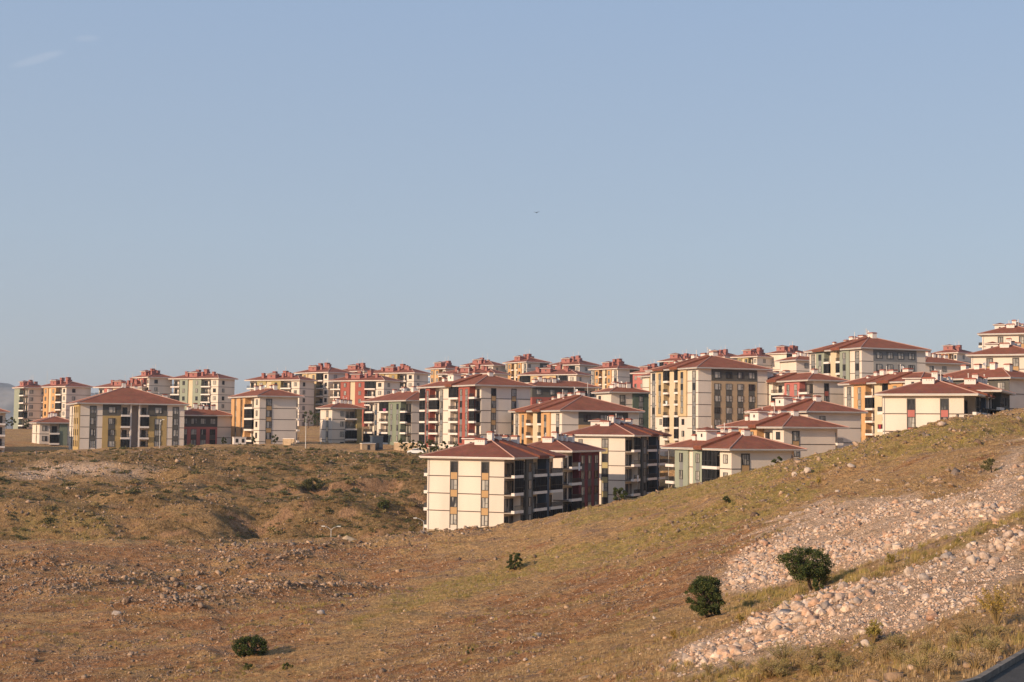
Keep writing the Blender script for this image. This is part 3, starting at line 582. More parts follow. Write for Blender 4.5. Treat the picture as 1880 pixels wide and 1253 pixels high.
# road and kerb
asphalt = mat('asphalt', (0.055, 0.052, 0.05), rough=0.9, var=0.2, scale=3, bump=0.3, bscale=30)
kerbm = mat('concrete_kerb', (0.17, 0.145, 0.12), var=0.3, scale=4, bump=0.2)
def offs(i, d):
    a = RD[max(i - 1, 0)]; b_ = RD[min(i + 1, len(RD) - 1)]; q = b_[:2] - a[:2]; q = q / np.hypot(*q)
    return (RD[i][0] + q[1] * d, RD[i][1] - q[0] * d)
rb = MB(); kb = MB()
for i in range(len(RD) - 1):
    p0 = offs(i, 0.0); p1 = offs(i, 8.5); q0 = offs(i + 1, 0.0); q1 = offs(i + 1, 8.5)
    rb.quad((*p0, RD[i][2]), (*p1, RD[i][2]), (*q1, RD[i + 1][2]), (*q0, RD[i + 1][2]))
    k0 = offs(i, -0.15); k1 = offs(i + 1, -0.15); za = RD[i][2]; zb = RD[i + 1][2]
    kb.quad((*p0, za), (*q0, zb), (*q0, zb + .15), (*p0, za + .15)); kb.quad((*p0, za + .15), (*q0, zb + .15), (*k1, zb + .15), (*k0, za + .15))
    kb.quad((*k0, za + .15), (*k1, zb + .15), (*k1, zb - .5), (*k0, za - .5))
tag(rb.build('road', asphalt), kind='structure'); tag(kb.build('kerb', kerbm), kind='structure')

# distant hills behind the left edge
hm, t, b = nmat('distant_limestone_hill'); b.inputs['Roughness'].default_value = 1
co = t.nodes.new('ShaderNodeNewGeometry'); n = t.nodes.new('ShaderNodeTexNoise'); n.inputs['Scale'].default_value = 0.012; n.inputs['Detail'].default_value = 8
t.links.new(co.outputs['Position'], n.inputs[0]); r = t.nodes.new('ShaderNodeValToRGB'); t.links.new(n.outputs[0], r.inputs[0])
r.color_ramp.elements[0].position = .4; r.color_ramp.elements[0].color = (0.14, 0.15, 0.16, 1); r.color_ramp.elements[1].position = .65; r.color_ramp.elements[1].color = (0.26, 0.25, 0.24, 1)
t.links.new(r.outputs[0], b.inputs['Base Color'])
hx = np.linspace(-3200, 1200, 160); hy = np.linspace(3000, 4300, 60); HX, HY = np.meshgrid(hx, hy)
ridge = 190 * np.exp(-((HX + 1500) / 700) ** 2) * np.exp(-((HY - 3650) / 330) ** 2) + 60 * np.exp(-((HX + 300) / 1500) ** 2) * np.exp(-((HY - 3700) / 300) ** 2)
HZ = -100 + ridge * (0.72 + 0.5 * fbm(HX / 220, HY / 220, 5, 1))
ix = np.arange(HX.size).reshape(HX.shape)
hme = fast_mesh('hills', np.stack([HX, HY, HZ], -1).reshape(-1, 3), np.stack([ix[:-1, :-1], ix[:-1, 1:], ix[1:, 1:], ix[1:, :-1]], -1).reshape(-1, 4), hm, smooth=True)
tag(link(bpy.data.objects.new('hills', hme)), kind='structure')
# ---------------------------------------------------------------- apartment buildings
M['plainY'] = M['yellow']
M['recess'] = mat('shaded_brown_render', (0.26, 0.21, 0.18), var=.08)  # back of the deep recess, its shade put into the darker brown
CO = {'tan': 'tan', 'grey': 'grey', 'dark': 'dark', 'rose': 'rose', 'red': 'red', 'green': 'green', 'ochre': 'ochre', 'olive': 'olive', 'orange': 'orange',
      'brownred': 'brownred', 'bluegrey': 'bluegrey', 'dgreen': 'dgreen', 'yellow': 'yellow', 'ochreL': 'ochreL', 'tan2': 'tan2', 'dgreenL': 'dgreenL', 'greyL': 'greyL', 'dark2': 'dark'}
M['ochreL'] = mat('light_ochre_render', (0.56, 0.42, 0.24), var=0.06); M['tan2'] = mat('beige_tan_render', (0.44, 0.32, 0.20), var=0.06)
M['dgreenL'] = mat('grey_green_render', (0.20, 0.23, 0.17), var=0.06); M['greyL'] = mat('light_grey_render', (0.36, 0.34, 0.31), var=0.06)
H3 = 3.0
_wc = {}
def window_meshes(w, h, k, door=False):
    """frame mesh and pane mesh; local X along the wall, -Y outward"""
    key = (round(w, 1), round(h, 1), k, door)
    if key in _wc: return _wc[key]
    w, h = key[0], key[1]
    f = MB(); t_ = 0.075
    f.box(-w/2, -w/2 + t_, -.10, 0, 0, h); f.box(w/2 - t_, w/2, -.10, 0, 0, h)
    f.box(-w/2 + t_, w/2 - t_, -.10, 0, h - t_, h); f.box(-w/2 + t_, w/2 - t_, -.10, 0, 0, t_)
    if w > 0.9:
        c = w * 0.12 if w > 1.3 else 0.0
        f.box(c - .035, c + .035, -.085, 0, t_, h - t_)
        f.box(c + .035, w/2 - t_, -.08, 0, h * .42, h * .42 + .06)
    if w > 1.9: f.box(-w * .2 - .03, -w * .2 + .03, -.085, 0, t_, h - t_)
    p = MB(); p.box(-w/2 + .01, w/2 - .01, -.035, -.001, .01, h - .01)
    r = (f.mesh('window', M['frame']), p.mesh('pane', M[k])); _wc[key] = r
    # one-mesh version for far blocks
    n = MB(); n.v = f.v + p.v; o_ = len(f.v); n.f = f.f + [tuple(i + o_ for i in q) for q in p.f]; n.m = [0] * len(f.f) + [1] * len(p.f)
    _wc[key] = r + (n.mesh('window', [M['frame'], M[k]]),)
    return _wc[key]
_rc = {}
def rail_mesh(w, glazed):
    key = (round(w, 1), glazed)
    if key in _rc: return _rc[key]
    m = MB(); w = key[0]
    if glazed:
        n = max(2, int(round(w / 0.85)))
        for i in range(n + 1):
            x = -w/2 + w * i / n; m.box(x - .03, x + .03, -.06, 0, 0, 2.52, 0)
        m.box(-w/2, w/2, -.07, -.061, .85, .93, 0)
        m.box(-w/2 + .03, w/2 - .03, -.03, -.012, 0, 2.5, 1)
    else:
        m.box(-w/2, w/2, -.06, 0, .78, .85, 0); m.box(-w/2, w/2, -.05, -.01, .06, .11, 0)
        n = int(w / 0.14)
        for i in range(n + 1):
            x = -w/2 + .02 + (w - .04) * i / n; m.box(x - .017, x + .017, -.045, -.015, .111, .779, 0)
    _rc[key] = m.mesh('railing', [M['rail'], M['gb']]); return _rc[key]
def inst(name, me, parent, loc, rz=0.0):
    o = bpy.data.objects.new(name, me); o.location = loc; o.rotation_euler = (0, 0, rz); return link(o, parent)

def hip(W_, L_, o, rise):
    """height of a hip roof above its eaves at local x, y"""
    a = W_/2 + o; b_ = L_/2 + o; m = min(a, b_)
    return lambda x, y: rise * min(1.0, min(a - abs(x), b_ - abs(y)) / m)

def build_block(b):
    key, xl, xcn, xr, ye, s, n, phi, vis, fa, fb, _, kit, label = b
    C, ph, La, Lb, adir, bdir = SOL[key]
    c2 = Vector((C.x, C.y)) + adir * La/2 + bdir * Lb/2
    zb = C.z - H3 * n; Ht = H3 * n
    root = empty('apartment_building', (c2.x, c2.y, zb), ph)
    tag(root, label, 'apartment building', 'apartment buildings of the hillside estate')
    rr = random.Random(key); detail = s >= 18
    hb = Lb/2; ha = La/2; INS = 1.35
    def fp(face, u, d, z):      # facade coordinates -> local
        return (-hb - d, ha - u, z) if face == 'A' else (-hb + u, -ha - d, z)
    rz = {'A': -math.pi/2, 'B': 0.0}
    insA = any(q[1].startswith(('balc', 'recess')) for q in fa); insB = any(q[1].startswith(('balc', 'recess')) for q in fb)
    iA = INS if insA else 0.0; iB = INS if insB else 0.0
    w = MB(); DEEP = 5.0
    w.box(-hb + iA, hb, -ha + iB, ha, -DEEP, Ht)
    def fbox(m, face, u0, u1, d0, d1, z0, z1, mi=0):
        p = fp(face, u0, d0, z0); q = fp(face, u1, d1, z1); m.box(p[0], q[0], p[1], q[1], z0, z1, mi)
    v0 = max(0, n - int(math.ceil(vis)))
    mats_w = [M['cream'], M['yellow'], M['band']]
    def add_window(face, u, d, z, ww, hh, k=None):
        k = k or rr.choice(['g1', 'g2', 'g3', 'g3', 'g3'])
        fm, pm, bm_ = window_meshes(ww, hh, k)
        if detail and s > 26:
            o = inst('window', fm, root, fp(face, u, d, z), rz[face]); inst('pane', pm, o, (0, 0, 0))
        else: inst('window', bm_, root, fp(face, u, d, z), rz[face])
    for face, segs, L, ins, oi in (('A', fa, La, iA, iB), ('B', fb, Lb, iB, iA)):
        tot = sum(q[0] for q in segs); u = 0.0
        for si, q in enumerate(segs):
            du = q[0] / tot * L; u0 = u; u1 = u + du; u += du; kind = q[1]; last = si == len(segs) - 1; first = si == 0
            # the pier at the near corner belongs to facade A's last piece and B's first
            c0 = u0; c1 = u1
            if face == 'B' and first: c0 = max(u0, 0.0)
            col = q[2] if len(q) > 2 else None
            if kind in ('plain', 'plainY', 'strip', 'win'):
                mi = 1 if kind == 'plainY' else 0
                if ins:
                    e0 = c0; e1 = c1
                    if face == 'A' and last: e1 = min(c1, L - 0.0)
                    if face == 'B' and first and iA: e0 = c0 if False else c0 + iA * 0 
                    lo = e0 + (iA if (face == 'B' and first and fa[-1][1] in ('plain', 'win', 'strip', 'plainY')) else 0)
                    if lo < e1 - .02: fbox(w, face, lo, e1, -ins, 0, -DEEP, Ht, mi)
                # bands at each storey
                if kind != 'plainY':
                    for k in range(v0, n):
                        if k == 0: continue
                        g = .5 * (min(1.3, du * .5)) if kind == 'strip' and du < 1.7 else 0
                        if kind == 'plain' or kind == 'win': fbox(w, face, u0 + .02, u1 - .02, 0, .035, k*H3 - .11, k*H3 + .04, 2)
            if kind == 'strip':
                sw = min(du * .86, 1.45); um = (u0 + u1)/2; sm = MB()
                z0 = 0.0; z1 = Ht - .45
                fbox(sm, face, um - sw/2 - .14, um - sw/2, 0, .07, z0, z1, 0); fbox(sm, face, um + sw/2, um + sw/2 + .14, 0, .07, z0, z1, 0)
                fbox(sm, face, um - sw/2, um + sw/2, 0, .07, z1 - .12, z1, 0)
                for k in range(v0, n):
                    if k < n - 1: fbox(sm, face, um - sw/2, um + sw/2, 0, .045, k*H3 + 2.43, k*H3 + 3.60, 1)
                    add_window(face, um, .002, k*H3 + .62 if True else 0, sw, 1.8)
                for (a0, a1) in ((u0 + .02, um - sw/2 - .15), (um + sw/2 + .15, u1 - .02)):
                    if a1 - a0 > .1:
                        for k in range(max(1, v0), n): fbox(w, face, a0, a1, 0, .035, k*H3 - .11, k*H3 + .04, 2)
                sm.build('window_strip', [M['dark'], M[CO[col]]], root)
            elif kind == 'win':
                for k in range(v0, n):
                    add_window(face, (u0 + u1)/2, .002, k*H3 + .85, min(1.35, du * .6), 1.5)
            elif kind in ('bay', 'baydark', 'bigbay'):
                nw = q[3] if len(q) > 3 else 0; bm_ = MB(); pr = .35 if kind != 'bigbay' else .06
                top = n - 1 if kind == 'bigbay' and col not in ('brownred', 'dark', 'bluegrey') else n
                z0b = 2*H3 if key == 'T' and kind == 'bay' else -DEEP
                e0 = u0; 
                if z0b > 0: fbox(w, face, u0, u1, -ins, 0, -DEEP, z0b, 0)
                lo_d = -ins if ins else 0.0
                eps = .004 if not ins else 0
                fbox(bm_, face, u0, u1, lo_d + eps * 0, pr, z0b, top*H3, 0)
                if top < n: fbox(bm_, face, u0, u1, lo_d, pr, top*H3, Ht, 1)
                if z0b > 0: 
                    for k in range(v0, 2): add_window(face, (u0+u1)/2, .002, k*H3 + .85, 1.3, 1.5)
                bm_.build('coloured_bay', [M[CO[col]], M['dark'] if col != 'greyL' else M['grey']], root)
                if nw:
                    cw = du / nw; ww = min(1.75 if kind == 'bigbay' else 1.2, cw * .62)
                    for j in range(nw):
                        um = u0 + cw * (j + .5)
                        for k in range(v0, n):
                            if k*H3 >= z0b: add_window(face, um, pr + .002, k*H3 + .75, ww, 1.65)
                        if kind == 'bigbay' or s > 17:
                            for k in range(v0, top - 1):
                                if k*H3 < z0b: continue
                                sm = MB(); fbox(sm, face, um - ww/2, um + ww/2, pr, pr + .04, k*H3 + 2.42, (k+1)*H3 + .73, 0)
                                sm.build('spandrel', M['dark'] if kind == 'bigbay' else M['grey'], root)
            elif kind in ('balc', 'balcn'):
                # side piers keep the opening closed where a plain corner follows
                um = (u0 + u1)/2; wide = du - .04
                corner = (face == 'A' and last) or (face == 'B' and first)
                for k in range(v0, n):
                    z = k*H3; sb = MB(); out_ = .35 if kind == 'balcn' else .62
                    fbox(sb, face, u0 + .02, u1 - .02, -ins + .003, out_, z - .20, z)
                    fbox(sb, face, u0 + .02, u1 - .02, out_ - .12, out_, z, z + .30)
                    fbox(sb, face, u0 + .02, u0 + .14, -ins + .003 if False else .01, out_ - .12, z, z + .30); fbox(sb, face, u1 - .14, u1 - .02, .01, out_ - .12, z, z + .30)
                    bo = sb.build('balcony', M['white'], root)
                    gl = rr.random() < (.34 if detail else .22)
                    ro = inst('railing', rail_mesh(wide - .1, gl), bo, fp(face, um, out_ - .07, z + .30 if not gl else z + .30), rz[face])
                    nd = 2 if du > 3.2 else 1
                    for j in range(nd):
                        uu = u0 + du * (j + .5) / nd
                        fm, pm, bm2 = window_meshes(min(1.5, du * .5), 2.2, rr.choice(['g1', 'g1', 'g2']))
                        inst('balcony_door', bm2, root, fp(face, uu, -ins + .003, z + .05), rz[face])
            elif kind == 'recess':
                sm = MB(); fbox(sm, face, u0 + .3, u1 - .3, -ins + .002, -ins + .06, 0, Ht - .3); sm.build('recess_shade_panel', M['recess'], root)
                for uu in (u0 + .02, u1 - .37): pm_ = MB(); fbox(pm_, face, uu, uu + .35, -ins + .07, .3, 0, Ht - .02); pm_.build('post', M['white'], root)
    # balconies on the far left flank stick out past the end wall
    if kit == 'near' and key in ('F1', 'R1', 'Y1', 'Y2', 'A3'):
        for k in range(v0, n):
            sb = MB(); sb.box(-hb + .6, -hb + 3.6, ha + .003, ha + 1.0, k*H3 - .2, k*H3 + .35); bo = sb.build('balcony', M['white'], root)
            rl = MB(); rl.box(-hb + .65, -hb + .7, ha + .05, ha + .95, k*H3 + .36, k*H3 + 1.15); rl.box(-hb + .65, -hb + 3.55, ha + .92, ha + .96, k*H3 + .36, k*H3 + 1.15)
            rl.build('railing', M['rail'], bo)
    w.build('wall', mats_w, root)
    pl = MB()
    for fx in ('A', 'B'):
        if not (insA if fx == 'A' else insB): fbox(pl, fx, 0.02, (La if fx == 'A' else Lb) - .02, 0, .06, -DEEP, -.35)
    if pl.v: pl.build('plinth', M['plinth'], root)
    # ---- roof
    o = 1.0 if kit != 'pink' else .9
    a = Lb/2 + o; b_ = La/2 + o; m_ = min(a, b_); tn = math.tan(math.radians(18.5)); rise = m_ * tn
    ev = MB(); ev.box(-a, a, -b_, b_, Ht + .003, Ht + .30); ev.build('eaves', M['white'], root)
    gt = MB()   # gutter
    for x0, x1, y0, y1 in ((-a - .12, -a - .003, -b_ - .12, b_ + .12), (a + .003, a + .12, -b_ - .12, b_ + .12), (-a, a, -b_ - .12, -b_ - .003), (-a, a, b_ + .003, b_ + .12)):
        gt.box(x0, x1, y0, y1, Ht + .17, Ht + .33)
    gt.build('gutter', M['metal'] if kit != 'pink' else M['white'], root)
    if kit != 'pink':    # downpipe beside the corner
        dp = MB(); dp.tube((-hb - .09, ha - .3, -1), (-hb - .09, ha - .3, Ht), .045, .045, 6); dp.build('downpipe', M['metal'], root)
    z0 = Ht + .31; rf = MB(); eo = .06
    A1 = (-a - eo, -b_ - eo, z0); A2 = (a + eo, -b_ - eo, z0); A3 = (a + eo, b_ + eo, z0); A4 = (-a - eo, b_ + eo, z0)
    if b_ >= a: R1 = (0, -(b_ - m_), z0 + rise); R2 = (0, b_ - m_, z0 + rise)
    else: R1 = (-(a - m_), 0, z0 + rise); R2 = (a - m_, 0, z0 + rise)
    if b_ >= a:
        rf.tri(A1, A2, R1); rf.quad(A2, A3, R2, R1); rf.tri(A3, A4, R2); rf.quad(A4, A1, R1, R2)
        hips = ((A1, R1), (A2, R1), (A3, R2), (A4, R2), (R1, R2))
    else:
        rf.quad(A1, A2, R2, R1); rf.tri(A2, A3, R2); rf.quad(A3, A4, R1, R2); rf.tri(A4, A1, R1)
        hips = ((A1, R1), (A4, R1), (A2, R2), (A3, R2), (R1, R2))
    rh = hip(Lb, La, o, rise)
    # raised roof over the projecting bay: a prism lying on the slope
    def step(face, u0, u1, lift):
        L = La if face == 'A' else Lb; half = (Lb if face == 'A' else La)/2 + o
        c0 = L/2 - u0; c1 = L/2 - u1
        d_out = .02
        pts = []
        for c in (c0, c1):
            k_ = (La/2 if face == 'A' else Lb/2) + o - abs(c)       # plan distance from the side eaves
            dm = min(half, k_) - .15
            lo_ = (-(half) - .35, c, z0 - .02 + lift) if face == 'A' else (-c, -(half) - .35, z0 - .02 + lift)
            hi_ = (-(half) + dm, c, z0 + dm * tn + lift) if face == 'A' else (-c, -(half) + dm, z0 + dm * tn + lift)
            pts.append((lo_, hi_))
        (l0, h0), (l1, h1) = pts
        rf.quad(l0, l1, h1, h0)
        dn = lambda p: (p[0], p[1], p[2] - lift - .25)
        rf.quad(l0, h0, dn(h0), dn(l0)); rf.quad(l1, dn(l1), dn(h1), h1); rf.quad(l0, dn(l0), dn(l1), l1); rf.quad(h0, h1, dn(h1), dn(h0))
    if kit == 'cross': step('A', La*.50, La*.66, .42); step('A', La*.14, La*.36, .14)
    if kit == 'hut': step('A', La*.52, La*.64, .40)
    if kit == 'near' and key in ('F1', 'A3', 'Y1', 'Y2', 'R1'): step('B', Lb*.42, Lb*.62, .30); step('B', Lb*.74, Lb*.97, .2)
    rf.build('roof', M['roof2'] if key in ('F1', 'F2', 'A3', 'R1', 'R2') else (M['roof3'] if kit == 'pink' else M['roof']), root)
    cp = MB()
    for p, q in hips: cp.tube(Vector(p) + Vector((0, 0, .03)), Vector(q) + Vector((0, 0, .03)), .13, .13, 5)
    cp.build('ridge_tiles', M['cap'], root)
    # ---- chimneys and roof furniture
    def chim(x, y, cw, cd, up, mt, cap=True):
        zr = z0 + rh(x, y); c = MB(); c.box(-cw/2, cw/2, -cd/2, cd/2, -1.4, up)
        for i_ in range(3):
            if cw > .9: c.box(-cw/2 - .004, -cw/2 + .01, -cd*.3 + cd*.2*i_, -cd*.3 + cd*.2*i_ + .08, up - .35, up - .15, 1)
        ob = c.build('chimney', [mt, M['frame']], root, (x, y, zr))
        if cap:
            k = MB(); k.box(-cw/2 - .13, cw/2 + .13, -cd/2 - .13, cd/2 + .13, up + .002, up + .14)
            k.box(-cw/2 + .05, cw/2 - .05, -cd/2 + .05, cd/2 - .05, up + .14, up + .26); k.build('chimney_cap', M['chcap'], ob)
        return ob
    def hut(x, y, hw, hd, up, mt, rm):
        zr = z0 + rh(x, y); c = MB(); c.box(-hw/2, hw/2, -hd/2, hd/2, -2.0, up)
        c.box(-hw/2 - .02, -hw/2 + .01, -.25, .25, up - 1.1, up - .5, 1)
        ob = c.build('stair_house', [mt, M['frame']], root, (x, y, zr))
        r_ = MB(); e_ = .45; h_ = min(hw, hd)/2 + e_; q = [(-hw/2 - e_, -hd/2 - e_, up), (hw/2 + e_, -hd/2 - e_, up), (hw/2 + e_, hd/2 + e_, up), (-hw/2 - e_, hd/2 + e_, up)]
        r_.box(q[0][0], q[2][0], q[0][1], q[2][1], up + .002, up + .14, 1)
        q = [(x_, y_, up + .15) for x_, y_, _ in q]; tp = (0, 0, up + .15 + h_ * .36)
        for i_ in range(4): r_.tri(q[i_], q[(i_ + 1) % 4], tp, 0)
        r_.build('hut_roof', [rm, M['white']], ob); return ob
    def pipe(x, y, up, r=.07, name='vent_pipe', mt='white'):
        zr = z0 + rh(x, y); c = MB(); c.tube((0, 0, -.3), (0, 0, up), r, r, 6)
        if name == 'vent_pipe': c.tube((0, 0, up), (0, 0, up + .18), r * 1.9, r * 1.2, 6)
        c.build(name, M[mt], root, (x, y, zr))
    def dish(x, y, up):
        zr = z0 + rh(x, y); c = MB(); c.tube((0, 0, -.3), (0, 0, up), .03, .03, 5)
        n0 = Vector((-.4, -.8, .35)).normalized(); ce = Vector((0, 0, up)); u_ = n0.orthogonal().normalized(); v_ = n0.cross(u_)
        rim = [tuple(ce + (u_ * math.cos(k * .785) + v_ * math.sin(k * .785)) * .42) for k in range(8)]; bk = tuple(ce - n0 * .13)
        for k in range(8): c.tri(rim[k], rim[(k + 1) % 8], bk)
        c.tube(ce - n0 * .1, ce + n0 * .35, .02, .02, 4)
        c.build('satellite_dish', M['metal'], root, (x, y, zr))
    if kit == 'near' or kit == 'wide':
        if La <= Lb + 2:      # end wall is A, ridge runs into the picture along x
            chim(-a + m_ * .72, La * .03, 1.0, 2.0, .75, M['white'])
            if key in ('F1', 'A3', 'R1', 'Y1', 'Y2'):
                hut(-a + m_ * 1.15, La * .24, 2.0, 2.6, 1.25, M['white'], M['roof2'])
            for j, (fx, fy, cw, cd, up) in enumerate(((.98, .02, 1.0, 1.0, 1.25), (1.2, .0, .9, 1.5, .8), (1.45, -.03, .9, 1.3, .8), (1.75, -.08, 1.2, 1.2, 1.1))):
                x = -a + m_ * fx * (1.0 if Lb > 14 else .8)
                if x < hb - .8: chim(x, La * fy - .6, cw, cd, up, M['white'])
            for j in range(3): pipe(rr.uniform(-hb*.5, hb*.7), rr.uniform(-1.5, 1.2), rr.uniform(1.2, 2.0))
        else:
            for fy in (-.30, -.12, .1, .28): chim(rr.uniform(-.8, .9), La * fy, 1.0, 1.3, rr.uniform(.9, 1.3), M['white'])
            for j in range(2): pipe(rr.uniform(-1, 1), rr.uniform(-.3, .3) * La, 1.6)
        dish(rr.uniform(-1.5, 1), rr.uniform(-.2, .2) * La, 1.0)
    elif kit == 'hut':
        hut(-hb*.42, La * .17, 2.2, 3.2, 1.35, M['white'], M['roof'])
        chim(-hb*.38, La * -.03, .9, 1.1, .75, M['white']); chim(-hb*.52, La*.30, .9, 1.1, .7, M['white'])
        chim(hb*.10, La * .02, 1.5, 1.0, 1.0, M['white']); chim(hb*.12, La * .16, 1.3, 1.0, 1.0, M['white']); chim(-.1, -La*.5 + m_*.78, 1.2, 1.0, .85, M['white'])
        pipe(-hb*.1, La*.06, 1.9); pipe(-hb*.1, La*.26, 1.7); pipe(hb*.3, La*.1, 1.6, .03, 'antenna', 'metal')
    elif kit == 'cross':
        chim(-hb*.12, La*.19, 1.2, 1.5, 1.1, M['white']); chim(-hb*.2, La*.26, 1.0, 1.1, .8, M['white']); chim(hb*.1, La*.13, 1.4, 2.2, 1.0, M['white'])
        chim(hb*.05, -La*.08, 1.4, 2.0, 1.0, M['white']); chim(-hb*.55, La*.28, .7, .7, .5, M['white']); chim(-hb*.3, -La*.02, .7, .7, .55, M['white']); chim(hb*.5, -La*.12, .9, .9, .5, M['white'])
        pipe(-hb*.12, La*.15, 1.9); pipe(0, 0, 2.0); dish(.1, -La*.02, 1.4); pipe(.4, La*.05, 2.6, .025, 'antenna', 'metal')
    else:
        hut(-hb*.55, La*.07, 2.4, 4.0, 1.25, M['pink'], M['roof3'])
        for x, y, cw, cd, up in ((-hb*.55, .24, 1.0, 1.0, 1.1), (-hb*.35, .28, 1.1, 1.1, 1.3), (.1, .10, 1.3, 1.5, 1.5), (.3, -.08, 1.5, 1.6, 1.7), (-hb*.5, -.10, .9, .9, 1.3), (-hb*.15, -.2, 1.0, 1.2, 1.2), (-hb*.45, -.29, 1.0, 1.0, 1.2), (hb*.4, -.02, 1.1, 1.1, 1.4)):
            if rr.random() < .9: chim(x, La * (y + rr.uniform(-.02, .02)), cw, cd, up, M['pink'], s > 13.9)
        pipe(.2, La*.08, 3.0, .05, 'vent_pipe'); pipe(.3, -La*.08, 3.4, .06, 'vent_pipe')
    return root
BLD = {}
for b in BL: BLD[b[0]] = build_block(b)
# ---------------------------------------------------------------- loose stones, rubble, grass (too many to count)
def ico(sub=1, rough=0.25, seed=0, flat=0.75):
    bm = bmesh.new(); bmesh.ops.create_icosphere(bm, subdivisions=sub, radius=1.0); r = np.random.default_rng(seed)
    v = np.array([tuple(x.co) for x in bm.verts]); f = np.array([[q.index for q in p.verts] for p in bm.faces]); bm.free()
    # cut with random planes so the stones are angular
    for _ in range(9):
        n = r.normal(size=3); n /= np.linalg.norm(n); d = r.uniform(.38, .75); k = v @ n; m = k > d; v[m] -= np.outer(k[m] - d, n)
    v *= 1 + r.uniform(-rough, rough, (len(v), 1)) * .4; v[:, 2] *= flat
    return v, f
def scatter(name, temps, pos, scl, rot, tint, mt, smooth=False, tilt=0.35):
    Vs, Fs, Cs = [], [], []; off = 0; n = len(pos); which = RNG.integers(0, len(temps), n)
    for k, (v, f) in enumerate(temps):
        i = np.nonzero(which == k)[0]
        if not len(i): continue
        s = scl[i][:, None, :] * v[None]; ax = RNG.normal(0, tilt, len(i)); ay = RNG.normal(0, tilt, len(i))
        c, sn = np.cos(ax)[:, None], np.sin(ax)[:, None]; y = s[..., 1] * c - s[..., 2] * sn; z = s[..., 1] * sn + s[..., 2] * c; x = s[..., 0]
        c, sn = np.cos(ay)[:, None], np.sin(ay)[:, None]; x, z = x * c + z * sn, -x * sn + z * c
        c, sn = np.cos(rot[i])[:, None], np.sin(rot[i])[:, None]; x, y = x * c - y * sn, x * sn + y * c
        q = np.stack([x, y, z], -1) + pos[i][:, None, :]
        Vs.append(q.reshape(-1, 3)); Fs.append((f[None] + (np.arange(len(i)) * len(v))[:, None, None] + off).reshape(-1, f.shape[1]))
        Cs.append(np.repeat(tint[i], len(v), 0)); off += len(i) * len(v)
    me = fast_mesh(name, np.vstack(Vs), np.vstack(Fs), mt, smooth, np.vstack(Cs))
    return link(bpy.data.objects.new(name, me))
def tint_mat(name, rough=0.95, bump=0.5, bs=6, trans=0.0, mot=0.25):
    m, t, b = nmat(name); b.inputs['Roughness'].default_value = rough; b.inputs['Specular IOR Level'].default_value = 0.1
    a = t.nodes.new('ShaderNodeAttribute'); a.attribute_name = 'tint'
    g = t.nodes.new('ShaderNodeNewGeometry'); n = t.nodes.new('ShaderNodeTexNoise'); n.inputs['Scale'].default_value = bs; n.inputs['Detail'].default_value = 5
    t.links.new(g.outputs['Position'], n.inputs[0])
    r = t.nodes.new('ShaderNodeMapRange'); r.inputs[1].default_value = .3; r.inputs[2].default_value = .7; r.inputs[3].default_value = 1 - mot; r.inputs[4].default_value = 1 + mot
    t.links.new(n.outputs[0], r.inputs[0]); sc = t.nodes.new('ShaderNodeVectorMath'); sc.operation = 'SCALE'
    t.links.new(a.outputs['Color'], sc.inputs[0]); t.links.new(r.outputs[0], sc.inputs['Scale']); t.links.new(sc.outputs[0], b.inputs['Base Color'])
    if bump:
        bp = t.nodes.new('ShaderNodeBump'); bp.inputs['Strength'].default_value = bump; bp.inputs['Distance'].default_value = .1
        t.links.new(n.outputs[0], bp.inputs['Height']); t.links.new(bp.outputs[0], b.inputs['Normal'])
    if trans:
        o = [x for x in t.nodes if x.type == 'OUTPUT_MATERIAL'][0]; tr = t.nodes.new('ShaderNodeBsdfTranslucent'); ms = t.nodes.new('ShaderNodeMixShader')
        ms.inputs[0].default_value = trans; t.links.new(sc.outputs[0], tr.inputs[0]); t.links.new(b.outputs[0], ms.inputs[1]); t.links.new(tr.outputs[0], ms.inputs[2]); t.links.new(ms.outputs[0], o.inputs[0])
    return m
stone_m = tint_mat('weathered_stone', bump=.6, bs=7); grass_m = tint_mat('dry_grass_blades', bump=0, trans=.35, mot=.1); leaf_m = tint_mat('leaves', bump=0, trans=.25, rough=.7, mot=.1)
def slab(seed):
    r = np.random.default_rng(seed); v = np.array([(x, y, z) for x in (-1, 1) for y in (-1, 1) for z in (-1, 1)], float) * r.uniform(.45, 1.0, (8, 3)) * np.array([1.0, r.uniform(.6, .95), r.uniform(.4, .8)])
    q = [(0,1,3,2),(4,6,7,5),(0,4,5,1),(2,3,7,6),(0,2,6,4),(1,5,7,3)]; return v, np.array([t_ for a, b_, c, d in q for t_ in ((a, b_, c), (a, c, d))])
TS = [ico(1, .3, k, RNG.uniform(.55, .95)) for k in range(3)] + [slab(k) for k in range(7)]
def cloud(n, y0, y1, p=1.0):
    """random places on the slope, somewhat thinner with distance"""
    u = RNG.random(n)
    Y = np.exp(np.log(y0) + u * (np.log(y1) - np.log(y0))) if p == 1 else (y0 ** (1 - p) + u * (y1 ** (1 - p) - y0 ** (1 - p))) ** (1 / (1 - p))
    X = (RNG.random(n) * 2 - 1) * (Y * .385 + 6); return X, Y
def gsamp(A, x, y):
    i = np.clip(np.searchsorted(xx, x) - 1, 0, len(xx) - 2); j = np.clip(np.searchsorted(yy, y) - 1, 0, len(yy) - 2); return A[j, i]
def pal(n, cols, w=None, j=.15):
    c = np.array(cols)[RNG.choice(len(cols), n, p=w)]; return c * (1 + RNG.normal(0, j, (n, 1)))
PINK = [(0.52,0.37,0.27),(0.56,0.42,0.31),(0.44,0.29,0.20),(0.42,0.34,0.29),(0.49,0.31,0.21),(0.57,0.44,0.34)]
GREY = [(0.27,0.185,0.125),(0.34,0.235,0.16),(0.18,0.12,0.085),(0.42,0.29,0.195),(0.23,0.175,0.14)]
